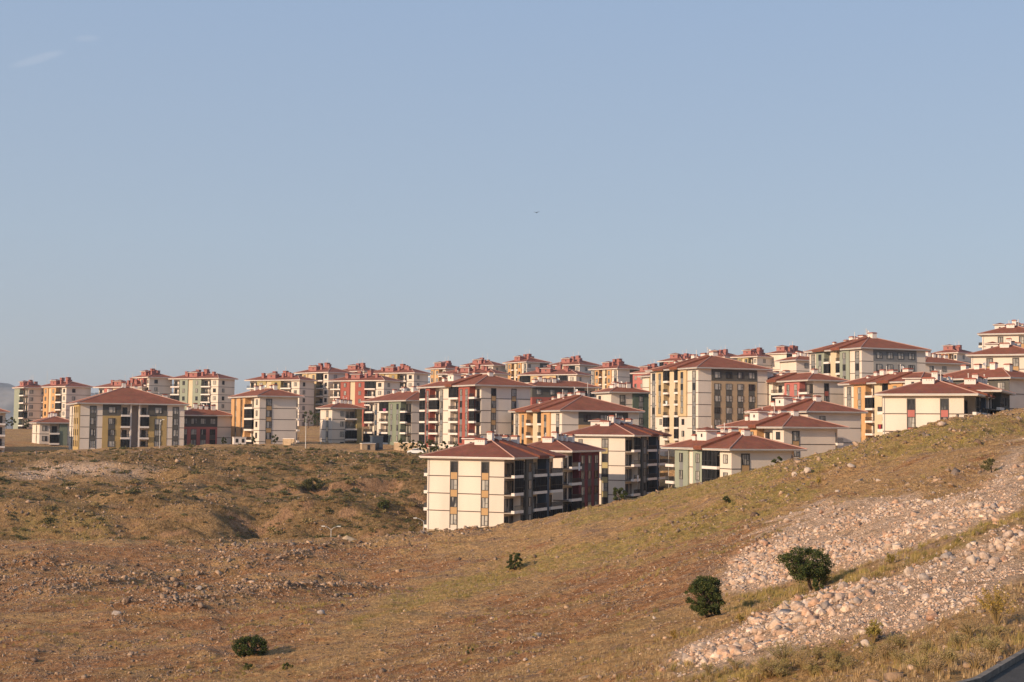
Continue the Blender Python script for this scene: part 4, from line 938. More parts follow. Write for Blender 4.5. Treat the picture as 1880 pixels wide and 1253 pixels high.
def offroad(x, y): s_, _l = road_uv(x, y); return s_ < -.3
# rubble spills
mRb = mR.copy()
for _ in range(30): mRb[1:-1, 1:-1] = (mRb[:-2, 1:-1] + mRb[2:, 1:-1] + mRb[1:-1, :-2] + mRb[1:-1, 2:]) / 4
mRb = np.maximum(mR, mRb * .8)
X, Y = cloud(600000, 38, 345, .5); k = (gsamp(mRb, X, Y) ** 1.5 * (.30 + .70 * sstep(.36, .56, fbm(X / 4.5, Y / 4.5, 4, 0))) > RNG.random(len(X)) * .9) & offroad(X, Y); X, Y = X[k], Y[k]; k = np.arange(len(X)) < 110000; X, Y = X[k], Y[k]
k = (Y < 200) | (RNG.random(len(X)) < .5); X, Y = X[k], Y[k]; n = len(X); fine = fbm(X / 7, Y / 7, 3, 6)
pxr, pyr = proj_np(np.stack([X, Y, ground_np(X, Y)], -1)); tip = np.exp(-((pxr - 1390) / 90) ** 2 - ((pyr - 1060) / 60) ** 2)
sz = np.exp(RNG.normal(-3.2, .60, n)) * (.7 + .5 * np.minimum(gsamp(mR, X, Y) + .1, 1)) * (0.75 + 1.1 * sstep(.45, .62, fine) + 1.0 * tip) * np.where(Y > 200, 2.1, 1) ; sz = np.clip(sz, .028, .38)
scl = sz[:, None] * RNG.uniform(.65, 1.3, (n, 3)); z = ground_np(X, Y)
o = scatter('rubble', TS, np.stack([X, Y, z - sz * .05], -1), scl, RNG.random(n) * 6.3, pal(n, PINK), stone_m, tilt=.6)
tag(o, 'pale pinkish broken stone spilled down the slope', 'rubble', kind='stuff')
# stones and low outcrops over the whole slope
X, Y = cloud(420000, 36, 236, .4); u = X * .80 + Y * .60; v = -X * .60 + Y * .80
rg = 1 - np.abs(2 * fbm(u / 26, v / 5.0, 4, 2) - 1); rm = sstep(0.50, 0.70, fbm(X / 30, Y / 30, 3, 5)); dn = .26 + .55 * (rg ** 5) * (.15 + rm) + .5 * sstep(.55, .7, fbm(X / 5, Y / 5, 3, 7))
sm_ = gsamp(mS, X, Y); dn = dn * (.45 + .9 * sm_)
k = (RNG.random(len(X)) < dn * .6) & (gsamp(mR, X, Y) < .3) & offroad(X, Y); X, Y, rgk = X[k], Y[k], (rg * rm)[k]; n = len(X)
sz = np.exp(RNG.normal(-3.0, .55, n)) * (.85 + .9 * rgk ** 2) * (1 + .35 * sstep(110, 200, Y)); sz = np.clip(sz, .03, .42); scl = sz[:, None] * RNG.uniform(.6, 1.6, (n, 3)) * np.array([1.15, 1, .8])
o = scatter('loose_stones', TS, np.stack([X, Y, ground_np(X, Y) + sz * .1], -1), scl, RNG.random(n) * 6.3, pal(n, GREY), stone_m, tilt=.5)
tag(o, 'grey brown stones and low outcrops strewn over the dry slope', 'stones', kind='stuff')
print('stones', n)
# far bank stones
X, Y = cloud(60000, 238, 352, 0); gz = ground_np(X, Y); px1, py1 = proj_np(np.stack([X, Y, gz], -1))
f1 = fbm(X / 8, Y / 4, 4, 5); k = (RNG.random(len(X)) < sstep(.5, .66, f1) * .6 + .03) | (inpoly(px1 + RNG.normal(0, 8, len(X)), py1 + RNG.normal(0, 3, len(X)), [(215,850),(230,830),(330,826),(560,830),(790,838),(790,850),(560,850),(400,848),(280,862)]) & (RNG.random(len(X)) < .8)); k &= (X < -8)
X, Y, gz = X[k], Y[k], gz[k]; n = len(X); sz = np.clip(np.exp(RNG.normal(-1.95, .45, n)), .08, .6); scl = sz[:, None] * RNG.uniform(.6, 1.4, (n, 3))
o = scatter('scree', TS, np.stack([X, Y, gz + sz * .1], -1), scl, RNG.random(n) * 6.3, pal(n, GREY), stone_m, tilt=.5); tag(o, 'grey scree on the far bank below the left hand blocks', 'scree', kind='stuff')
# grass
def tuft(nb, seed, spread, w, lean):
    r = np.random.default_rng(seed); V_, F_ = [], []
    for i in range(nb):
        a = r.random() * 6.3; ca, sa = math.cos(a), math.sin(a); bx, by = r.normal(0, spread * .4, 2); h_ = r.uniform(.6, 1); l = r.uniform(.2, 1) * lean; k_ = len(V_)
        V_ += [(bx - sa * w, by + ca * w, -.15), (bx + sa * w, by - ca * w, -.15), (bx + ca * l, by + sa * l, h_)]; F_.append((k_, k_ + 1, k_ + 2))
    return np.array(V_), np.array(F_)
TG = [tuft(9, k, .5, .055, .5) for k in range(6)]; TW = [tuft(22, 50 + k, .8, .06, .55) for k in range(6)]
X, Y = cloud(150000, 34, 236, .5); gr = gsamp(mG, X, Y); den = .16 + .5 * sstep(.42, .60, fbm(u_ := (X * .8 + Y * .6) / 9, v_ := (-X * .6 + Y * .8) / 3.5, 5, 3)) + .3 * gr; den = den * (1 - .55 * gsamp(mS, X, Y)) * (.8 + .2 * sstep(45, 80, Y))
k = (RNG.random(len(X)) < den) & (gsamp(mR, X, Y) < .35) & offroad(X, Y); X, Y = X[k], Y[k]; n = len(X)
sz = RNG.uniform(.08, .26, n); scl = np.stack([sz, sz, sz * RNG.uniform(.8, 1.4, n)], -1)
o = scatter('dry_grass', TG, np.stack([X, Y, ground_np(X, Y)], -1), scl, RNG.random(n) * 6.3, pal(n, [(.50,.35,.18),(.44,.29,.14),(.58,.43,.24),(.38,.26,.12)]), grass_m, tilt=.1)
tag(o, 'straw coloured dry grass on the slope', 'grass', kind='stuff'); print('grass', n)
X, Y = cloud(90000, 34, 236, .5); gr = gsamp(mG, X, Y); den = gr * sstep(.40, .60, fbm(X / 4, Y / 4, 4, 1)) * .75 + .30 * sstep(.62, .74, fbm(X / 11 + 9, Y / 6, 4, 2))
k = (RNG.random(len(X)) < den) & (gsamp(mR, X, Y) < .5) & offroad(X, Y); X, Y = X[k], Y[k]; n = len(X)
sz = RNG.uniform(.12, .34, n) * (1.0 - .25 * (Y < 60)); scl = np.stack([sz, sz, sz * RNG.uniform(.8, 1.5, n)], -1)
o = scatter('green_weeds', TW, np.stack([X, Y, ground_np(X, Y)], -1), scl, RNG.random(n) * 6.3, pal(n, [(.38,.29,.09),(.46,.35,.12),(.28,.235,.085),(.48,.34,.15)]), grass_m, tilt=.12)
tag(o, 'yellow green weeds in loose patches on the slope', 'weeds', kind='stuff'); print('weeds', n)
# scrub of the far bank
def blob(nl, seed, size):
    r = np.random.default_rng(seed); V_, F_ = [], []
    for i in range(nl):
        d = r.normal(size=3); d /= np.linalg.norm(d); c = d * r.uniform(.4, 1) * np.array([1, 1, .75]); c[2] = abs(c[2]); a, b_ = r.normal(size=3), r.normal(size=3)
        a /= np.linalg.norm(a); b_ -= a * (a @ b_); b_ /= np.linalg.norm(b_); k_ = len(V_); V_ += [c - a * size, c - b_ * size * .6, c + a * size, c + b_ * size * .6]; F_.append((k_, k_ + 1, k_ + 2, k_ + 3))
    return np.array(V_), np.array(F_)
TB = [blob(60, k, .22) for k in range(5)]
X, Y = cloud(26000, 240, 356, 0); gz = ground_np(X, Y); px1, py1 = proj_np(np.stack([X, Y, gz], -1)); d_ = sstep(.44, .62, fbm(X / 9, Y / 6, 4, 7)) * .40 + .06
for pl_, dd in (([(420,830),(780,838),(785,870),(620,880),(430,868)], .5), ([(380,888),(640,894),(640,903),(380,899)], .95), ([(590,878),(760,872),(765,888),(590,890)], .9), ([(430,828),(790,836),(790,852),(430,846)], .9), ([(540,870),(640,865),(660,905),(560,915)], .5), ([(500,925),(640,920),(700,950),(560,960)], .35), ([(390,960),(480,955),(500,992),(400,990)], .3), ([(640,930),(760,920),(780,960),(680,970)], .4)):
    d_ = np.maximum(d_, inpoly(px1, py1, pl_) * dd)
k = (RNG.random(len(X)) < d_) & (X < 3); X, Y, gz = X[k], Y[k], gz[k]; n = len(X); sz = RNG.uniform(.2, .6, n) * np.where(RNG.random(n) < .06, 2.0, 1); scl = sz[:, None] * np.array([1.3, 1.3, 1.0])
o = scatter('scrub', TB, np.stack([X, Y, gz], -1), scl, RNG.random(n) * 6.3, pal(n, [(.16,.14,.055),(.23,.18,.075),(.11,.11,.05),(.33,.24,.11)]), leaf_m, tilt=.1)
tag(o, 'olive scrub and thistles covering the far bank', 'scrub', kind='stuff'); print('scrub', n)

# ---------------------------------------------------------------- boulders
bmesh_s = []
bcol = [mat('pinkish_boulder', (0.50, 0.37, 0.28), var=.25, scale=3, bump=.6, bscale=9), mat('rust_boulder', (0.44, 0.25, 0.16), var=.3, scale=3, bump=.6, bscale=9), mat('grey_boulder', (0.36, 0.30, 0.26), var=.3, scale=3, bump=.6, bscale=9), mat('white_boulder', (0.53, 0.42, 0.33), var=.2, scale=3, bump=.5, bscale=9)]
for k in range(8):
    v, f = ico(2, .06, 300 + k, .8)
    rq = np.random.default_rng(500 + k)
    for _ in range(7):
        nq = rq.normal(size=3); nq /= np.linalg.norm(nq); dq = rq.uniform(.25, .55); kq = v @ nq; mq = kq > dq; v[mq] -= np.outer(kq[mq] - dq, nq)
    bmesh_s.append((v * 1.25, f))
bm_c = {}
def boulder(pos, size, k, c, label, grp=None, sq=(1, 1, 1)):
    if (k, c) not in bm_c: bm_c[(k, c)] = fast_mesh('boulder', bmesh_s[k][0], bmesh_s[k][1], bcol[c])
    o = bpy.data.objects.new('boulder', bm_c[(k, c)]); o.location = (pos[0], pos[1], pos[2] + size * .3); r_ = random.random
    o.rotation_euler = (r_() * .8 - .4, r_() * .8 - .4, r_() * 6.3); o.scale = (size * sq[0], size * sq[1], size * sq[2]); link(o)
    tag(o, label, 'boulder', grp); return o
cnt = 0; tries = 0
while cnt < 120 and tries < 6000:
    tries += 1
    if cnt < 100: px0, py0 = random.choice([(1340,1080),(1370,1050),(1400,1010),(1380,1075),(1440,970),(1500,940),(1600,1070),(1700,1040),(1800,1030),(1300,1190),(1400,1160),(1480,1110),(1560,1090),(1850,1010)]); px0 += random.gauss(0, 34); py0 += random.gauss(0, 11)
    else: px0 = random.uniform(1240, 1880); py0 = random.uniform(930, 1220)
    if py0 > 1250 or px0 > 1890: continue
    p = hit(px0, py0); 
    if gsamp(mR, np.array([p.x]), np.array([p.y]))[0] < .35 or not offroad(np.array([p.x]), np.array([p.y]))[0]: continue
    c_i = random.choices([0, 1, 2, 3], [7, 1.6, 1.6, .8])[0]
    boulder(p, min(.62, math.exp(random.gauss(-1.6, .40))), random.randrange(8), c_i, ['pale pinkish angular boulder lying in the rubble spill', 'rust orange angular boulder lying in the rubble spill', 'grey angular boulder lying in the rubble spill', 'whitish angular boulder lying in the rubble spill'][c_i], ['pale pinkish boulders in the rubble', 'rust orange boulders in the rubble', 'grey boulders in the rubble', 'whitish boulders in the rubble'][c_i]); cnt += 1
for px0, py0, w_, c_i, lab in ((1482,868,1.2,3,'tall pale boulder near the crest, right of the sage green block'),(1458,874,.9,3,'flat whitish stone beside the tall pale crest boulder'),(1561,862,.9,3,'pale stone lying alone on the grassy slope below the crest'),
      (1731,784,1.3,0,'pinkish boulder on the crest in front of the rose spandrel block'),(1612,886,.7,3,'small whitish stone in bare soil above the rubble'),(1539,905,.7,3,'lone whitish stone left above the rubble edge'),
      (1201,1138,.42,3,'pale stone left of the round dark bush'),(1199,1170,.40,0,'pale pinkish stone below left of the round dark bush'),(1276,1120,.3,3,'small white stone touching the foot of the round dark bush'),(1275,1143,.28,3,'small white stone just below the round dark bush'),
      (1218,1236,.5,1,'rust orange boulder at the lower tip of the rubble'),(849,982,.6,3,'single pale stone below the nearest four storey block'),(990,1168,.6,2,'dark grey outcrop boulder low in the centre'),(965,1215,.45,0,'cream pinkish flat stone at bottom centre'),
      (1590,1192,.5,3,'flat pale slab at the foot of the lower rubble'),(1445,960,.9,0,'rounded pale boulder at the upper left edge of the rubble'),(1715,1140,.55,1,'brown boulder beside the yellow dry shrub'),
      (212,1130,.9,2,'dark rock knob at lower left'),(365,1085,.8,2,'double grey rock standing left of centre on the brown slope'),(590,1130,1.0,2,'jagged grey ledge rock above the flat dark bush')):
    p = hit(px0, py0); Lw = w_ / 1.0; boulder(p, Lw * .55, random.randrange(8), c_i, lab, None, (1.1, .9, 1.1 if 'tall' in lab else .75))

# ---------------------------------------------------------------- bushes, trees, weeds
bark = mat('bark', (0.11, 0.075, 0.05), var=.25, scale=6, bump=.5)
def leafmesh(centres, radii, nl, size, cols, seed, squash=.85):
    r = np.random.default_rng(seed); C_ = np.array(centres); R_ = np.array(radii); w = R_ ** 2; w = w / w.sum(); i = r.choice(len(C_), nl, p=w)
    d = r.normal(size=(nl, 3)); d /= np.linalg.norm(d, axis=1, keepdims=True); c = C_[i] + d * (R_[i] * r.uniform(.35, 1.05, nl))[:, None] * np.array([1, 1, squash])
    a = r.normal(size=(nl, 3)); a /= np.linalg.norm(a, axis=1, keepdims=True); b_ = np.cross(a, r.normal(size=(nl, 3))); b_ /= np.linalg.norm(b_, axis=1, keepdims=True)
    s_ = (size * r.uniform(.6, 1.3, nl))[:, None]; V_ = np.stack([c - a * s_, c - b_ * s_ * .6, c + a * s_, c + b_ * s_ * .6], 1).reshape(-1, 3)
    col = np.array(cols)[r.integers(0, len(cols), nl)] * (1 + r.normal(0, .15, (nl, 1))); return V_, np.arange(nl * 4).reshape(-1, 4), np.repeat(np.clip(col, .01, 1), 4, 0)
DG = [(.055,.08,.025),(.075,.10,.03),(.10,.12,.04),(.04,.06,.022),(.15,.14,.05)]
YG = [(.30,.25,.06),(.36,.29,.08),(.22,.20,.05),(.40,.28,.09)]
def plant(name, cat, p, wd, ht, label, cols=DG, nl=3500, ls=.07, trunk=.25, seed=1, lobes=26, grp=None, lean=0.0, low=.12, gap=.30):
    r = random.Random(seed); root = empty(name, (p[0], p[1], p[2] - .03)); tag(root, label, cat, grp)
    cs, rs, tips = [], [], []
    for i in range(lobes):
        a = r.random() * 6.283; zz = low + (.92 - low) * ((i + r.random()) / lobes); prof = math.sin(math.pi * min(1, (zz - low) / (1 - low) * .80 + .17)) ** .6
        q = wd / 2 * prof * math.sqrt(r.uniform(.15, 1)) * .85; rad = (r.uniform(.09, .25) * wd * .55 + .03 * wd) * (.72 if lobes > 45 else 1); q += (wd * .07 if r.random() < .25 else 0)
        c = (math.cos(a) * q + lean * ht * zz, math.sin(a) * q, zz * ht); cs.append(c); rs.append(rad); tips.append(c)
    V_, F_, C_ = leafmesh(cs, rs, nl, ls, cols, seed)
    link(bpy.data.objects.new('foliage' if name in ('bush', 'shrub') else 'crown', fast_mesh('foliage', V_, F_, leaf_m, col=C_)), root)
    t_ = MB(); top = (lean * ht * .4, 0, ht * max(trunk, .3)); t_.tube((0, 0, -.3), top, wd * .035 + .02, wd * .022 + .012, 7)
    for c in tips[::2]:
        mid = tuple((top[i] * .5 + c[i] * .5) + r.uniform(-.05, .05) * wd for i in range(3)); t_.tube(top, mid, wd * .014 + .008, wd * .010 + .006, 5); t_.tube(mid, c, wd * .010 + .006, .006, 4)
    t_.build('stem' if name in ('bush', 'shrub') else 'trunk', bark, root); return root
def pl_at(px0, py0): return hit(px0, py0)
plant('bush', 'bush', hit(1296, 1134), 2.5, 2.5, 'round dense dark green bush left of the rubble tip, leafy to the ground', nl=13000, ls=.052, seed=3, lobes=120, low=.08)
plant('tree', 'tree', hit(1490, 1086), 3.3, 2.5, 'small spreading dark green tree growing against the pink rubble', nl=10500, ls=.052, trunk=.35, seed=5, lobes=100, lean=-.20, low=.30)
plant('bush', 'bush', hit(1502, 1088), .9, .75, 'low green tuft at the right foot of the spreading tree', nl=900, ls=.06, seed=6, lobes=10)
plant('bush', 'bush', hit(945, 1049), 2.0, 2.1, 'small dark conical bush alone in the middle of the slope', nl=4200, ls=.07, seed=8, lobes=50, low=.05)
plant('bush', 'bush', hit(460, 1203), 2.9, 1.55, 'low flat spreading dark green bush at lower left', nl=6500, ls=.06, seed=9, lobes=70, low=.05, cols=[(.06,.085,.025),(.09,.11,.035),(.045,.065,.02)])
plant('bush', 'bush', hit(455, 1230), 1.0, .5, 'tiny dark bush just below the low flat spreading one', nl=700, ls=.06, seed=10, lobes=8)
plant('bush', 'bush', hit(527, 1232), .9, .4, 'small olive cushion bush at the bottom, right of the flat spreading one', nl=600, ls=.06, seed=11, lobes=8, cols=YG + DG)
plant('bush', 'bush', hit(1137, 921), 2.2, 1.9, 'round bush on the crest at the foot of the olive strip end wall', nl=2600, ls=.10, seed=12, lobes=18)
plant('bush', 'bush', hit(1822, 757), 2.7, 2.1, 'green bush on the crest before the dark shaded side at the right', nl=2600, ls=.10, seed=13, lobes=18)
plant('bush', 'bush', hit(1424, 853), 1.6, 1.1, 'wind bent little bush on the crest against the beige wall', nl=900, ls=.08, seed=14, lobes=10, lean=.3)
plant('bush', 'bush', hit(1333, 925), 1.3, .9, 'small dark bush in yellow grass below the sage green block', nl=900, ls=.07, seed=15, lobes=10)
plant('bush', 'bush', hit(862, 1202), .6, .45, 'tiny dark bush among grey stones near the bottom centre', nl=450, ls=.05, seed=16, lobes=6)
0 and plant('bush', 'bush', hit(168, 1192), 1.3, .8, 'dark bush tucked beside rocks at lower left', nl=900, ls=.07, seed=17, lobes=10)
plant('bush', 'bush', hit(705, 934), 3.0, 1.4, 'dark green bush on the far bank left of the nearest block', nl=1800, ls=.13, seed=18, lobes=18, cols=DG + [(.14,.13,.05)])
plant('bush', 'bush', hit(572, 908), 4.2, 2.4, 'dark sprawling bush beside the cut bank in the valley', nl=3800, ls=.12, seed=19, lobes=26, cols=[(.12,.115,.045),(.16,.14,.055),(.09,.09,.04)])
plant('bush', 'bush', hit(1820, 868), 1.6, 1.2, 'grey green bush in gravel near the right edge', nl=1100, ls=.07, seed=20, lobes=12, cols=[(.14,.13,.06),(.20,.17,.08)])
def weed(px0, py0, wd, ht, label, cols, n_=26, seed=1, lw=.03, grp=None):
    p = hit(px0, py0); r = random.Random(seed); root = empty('weed_plant', p); tag(root, label, 'weed', grp); st = MB(); ps = []
    for i in range(n_):
        a = r.random() * 6.283; l = r.uniform(.25, 1) * wd / 2; h_ = ht * r.uniform(.55, 1) * (1 - .35 * l / (wd / 2)); m_ = (math.cos(a) * l * .35, math.sin(a) * l * .35, h_ * .55); e_ = (math.cos(a) * l, math.sin(a) * l, h_)
        st.tube((0, 0, -.1), m_, .011, .008, 4); st.tube(m_, e_, .008, .004, 4)
        for k in range(5): q = r.uniform(.2, 1); ps.append(tuple(m_[j] + (e_[j] - m_[j]) * q for j in range(3)))
    st.build('stems', M['stemc'], root); V_, F_, C_ = leafmesh(ps, [.07] * len(ps), len(ps) * 7, lw, cols, seed); link(bpy.data.objects.new('leaves', fast_mesh('leaves', V_, F_, leaf_m, col=C_)), root)
M['stemc'] = mat('dry_stem', (0.30, 0.21, 0.09), var=.2)
weed(1830, 1150, 1.5, 1.55, 'tall golden yellow dry shrub near the kerb at lower right', [(.50,.33,.08),(.42,.29,.07),(.34,.25,.07)], 40, 31, .028)
weed(1605, 1185, .75, .95, 'upright olive shrub among pale stones at lower right', YG, 34, 32, .03)
weed(1440, 1225, 1.9, 1.15, 'wide feathery grey green weed in the bottom foreground', [(.30,.26,.12),(.38,.31,.16)], 60, 33, .018)
weed(1516, 1075, .7, .75, 'yellow green weed right of the spreading tree', YG, 20, 34, .035)
weed(1237, 1178, .4, .75, 'slim orange brown weed below the round dark bush', [(.42,.26,.07),(.34,.24,.06)], 14, 35, .03)
weed(1360, 1150, .6, .75, 'orange tinged weed right of the round dark bush', [(.42,.28,.08),(.34,.26,.07)], 16, 36, .03)
weed(1633, 1040, .8, .9, 'yellow weed standing between the two rubble bands', YG, 18, 37, .035)
weed(1503, 895, .9, 1.5, 'orange yellow weed below the tall pale crest boulder', [(.46,.31,.08),(.38,.30,.08)], 20, 38, .05)
for i, (px0, py0, w_) in enumerate(((1300,1240,1.0),(1350,1235,.9),(1700,1205,.8),(1760,1190,.9),(1650,1225,.8),(1560,1235,.9),(1820,1200,.7),(1500,1215,.8),(1745,1225,.6))):
    weed(px0, py0, w_, .6, 'loose dry weed in the bottom right foreground', [(.36,.28,.12),(.30,.26,.09),(.42,.33,.18)], 26, 50 + i, .016, 'dry weeds along the bottom right')
for i in range(30):
    px0 = random.uniform(1370, 1830); py0 = random.uniform(max(1165, 1250 - (px0 - 1370) * .2), 1248 - max(0, px0 - 1790) * .9)
    weed(px0, py0, random.uniform(.6, 1.3), random.uniform(.4, .85), 'loose dry weed in the bottom right foreground', random.choice([[(.36,.28,.12),(.30,.26,.09),(.42,.33,.18)], [(.34,.24,.13),(.42,.30,.18)], [(.28,.24,.09),(.36,.28,.11)]]), 28, 150 + i, .016, 'dry weeds along the bottom right')
# street trees and garden trees
for i, (px0, py0, Y0, wd, ht, lab) in enumerate(((736,826,352,1.9,3.8,'small street tree before the grey green bay, leftmost of the street row'),(744,829,349,1.3,2.8,'slim dark street tree beside the leftmost street tree'),(756,826,351,2.2,3.6,'street tree above the white parked car, against the beige end wall'),
      (771,824,351,2.6,3.4,'broad low street tree at the left corner of the long red front'),(790,824,352,3.4,3.8,'broadest street tree, against the dark ground floor of the long red front'),(780,830,347,1.3,3.0,'narrow conical street tree just right of the white car'),
      (800,831,347,1.4,2.6,'narrow conical street tree before the middle of the yellow wall'),(815,825,351,2.2,3.8,'dark round street tree over the right part of the yellow wall'),(835,824,351,2.0,3.6,'rightmost leafy street tree below the red front'),(823,829,348,1.0,1.8,'shortest street tree, low at the right end of the yellow wall'))):
    q = at(px0, py0, Y0); plant('street_tree', 'tree', (q.x, q.y, ground(q.x, q.y)), wd, ht, lab, nl=1100, ls=.13, trunk=.4, seed=70 + i, lobes=12, low=.28, grp='street trees below the long red front')
for i, (px0, py0, Y0, wd, ht, lab) in enumerate(((504,822,366,1.8,2.6,'small garden tree before the lone orange spandrel block'),(466,822,368,1.3,2.2,'sapling at the left foot of the lone orange spandrel block'),(411,822,372,1.6,2.2,'bush like tree at the right end of the rose red wall'),(566,790,500,4.0,6.5,'dark tree behind the lone orange spandrel block'),(583,786,505,4.0,6.0,'second dark tree behind the lone block, nearer the olive corner block'),(11,792,545,3.0,4.5,'small tree at the far left edge'),(22,792,548,3.4,5.0,'small tree beside the leftmost tall far block'),(49,793,540,3.0,4.0,'dark tree at the foot of the leftmost tall far block'),(1255,822,345,2.0,4.0,'bare looking thin tree at the foot of the tall ochre block'))):
    q = at(px0, py0, Y0); plant('garden_tree', 'tree', (q.x, q.y, ground(q.x, q.y)), wd, ht, lab, nl=900, ls=.16, trunk=.4, seed=90 + i, lobes=11, low=.25)

# ---------------------------------------------------------------- street lamps, poles
def lamp(px0, pyt, Y0, arms, label, reach=1.4, zb=None):
    q = at(px0, pyt, Y0); g = ground(q.x, q.y); h_ = max(2.6, q.z - g); root = empty('street_lamp', (q.x, q.y, g)); tag(root, label, 'street lamp', 'street lamps')
    p = MB(); p.tube((0, 0, -.3), (0, 0, h_ - .5), .085, .055, 8); p.build('pole', M['metal'], root)
    for s_ in arms:
        a = MB(); a.tube((0, 0, h_ - .55), (s_ * reach * .5, 0, h_ - .15), .045, .04, 6); a.tube((s_ * reach * .5, 0, h_ - .15), (s_ * reach, 0, h_), .04, .035, 6); ar = a.build('arm', M['metal'], root)
        l = MB(); x0, x1 = sorted((s_ * reach, s_ * (reach + .6))); l.box(x0, x1, -.13, .13, h_ - .03, h_ + .10); l.build('lamp_head', M['lampw'], ar)
M['lampw'] = mat('lamp_housing', (0.75, 0.74, 0.70), rough=.4, var=.05)
lamp(608, 967, 238, (-1, 1), 'double armed street lamp behind the near crest, left of the sand pile', 1.0)
lamp(778, 952, 234.5, (-1,), 'single armed street lamp touching the left edge of the nearest block', 1.1)
lamp(589, 773, 395, (1,), 'single armed street lamp before the small block with an olive corner', 1.1)
lamp(294, 771, 352, (1,), 'street lamp before the right ochre panel of the wide block', .5)
def pole(px0, pyt, Y0, label):
    q = at(px0, pyt, Y0); g = ground(q.x, q.y); p = MB(); p.tube((0, 0, -.3), (0, 0, q.z - g), .11, .06, 8); tag(p.build('utility_pole', M['metal'], None, (q.x, q.y, g)), label, 'pole')
pole(562, 766, 356, 'tall plain pole on the plateau between two blocks'); pole(1079, 702, 345, 'thin pole rising behind the orange bay roof')
pole(87, 681, 600, 'thin mast on the skyline between the two leftmost far blocks')
# ---------------------------------------------------------------- walls and boxes of the street
def wall_(name, a, b_, h_, th, mt, label, cat, capm=None):
    A_1 = at(*a); B_1 = at(*b_); L_ = (B_1 - A_1).length; an = math.atan2(B_1.y - A_1.y, B_1.x - A_1.x); g = min(ground(A_1.x, A_1.y), ground(B_1.x, B_1.y))
    root = empty(name, (A_1.x, A_1.y, g), an); tag(root, label, cat); m_ = MB(); m_.box(0, L_, -th/2, th/2, -1.5, h_); m_.build('wall', mt, root)
    c = MB(); c.box(-.06, L_ + .06, -th/2 - .06, th/2 + .06, h_ + .002, h_ + .12); c.build('coping', capm or M['white'], root)
    for k in range(int(L_ / 3) + 1):
        q = MB(); q.box(k*3 - .0, k*3 + .3, -th/2 - .05, -th/2 - .003, -1.5, h_); q.build('pier', M['plinth'], root)
wall_('boundary_wall', (768, 828, 356), (842, 832, 350), 2.1, .3, M['yellow'], 'pale yellow boundary wall behind the street trees', 'wall')
wall_('boundary_wall', (724, 822, 366), (766, 822, 362), 1.9, .3, M['plinth'], 'brown stone boundary wall left of the white car', 'wall')
wall_('garden_wall', (520, 820, 372), (541, 821, 369), 1.8, .3, M['plinth'], 'low brown stone wall at the right foot of the lone orange spandrel block', 'wall')
def boxy(name, px0, py0, Y0, w_, d_, h_, mt, label, cat, roofm, win=0):
    q = at(px0, py0, Y0); g = ground(q.x, q.y); root = empty(name, (q.x, q.y, g), math.radians(20)); tag(root, label, cat); m_ = MB(); m_.box(-w_/2, w_/2, -d_/2, d_/2, -1, h_); m_.build('body', mt, root)
    r_ = MB(); r_.box(-w_/2 - .12, w_/2 + .12, -d_/2 - .12, d_/2 + .12, h_ + .002, h_ + .14); r_.build('lid', roofm, root)
    for k in range(max(win, 1)):
        x = -w_/2 + w_ * (k + .5) / max(win, 1); dd = MB(); dd.box(x - .35, x + .35, -d_/2 - .04, -d_/2 - .002, .6 if win else .1, min(h_ - .3, 1.7)); dd.build('hatch' if not win else 'window', M['frame'], root)
boxy('utility_cabin', 691, 826, 366, 2.8, 2.4, 3.4, M['bluegrey'], 'dark blue grey cabin before the grey green bayed block', 'cabin', M['grey'])
boxy('utility_cabin', 675, 828, 362, 3.4, 2.0, 1.6, M['plinth'], 'low beige shed beside the dark blue grey cabin', 'shed', M['white'])
boxy('guard_hut', 439, 822, 372, 3.2, 2.2, 1.9, M['white'], 'small white hut with two windows left of the lone orange spandrel block', 'hut', M['white'], 2)
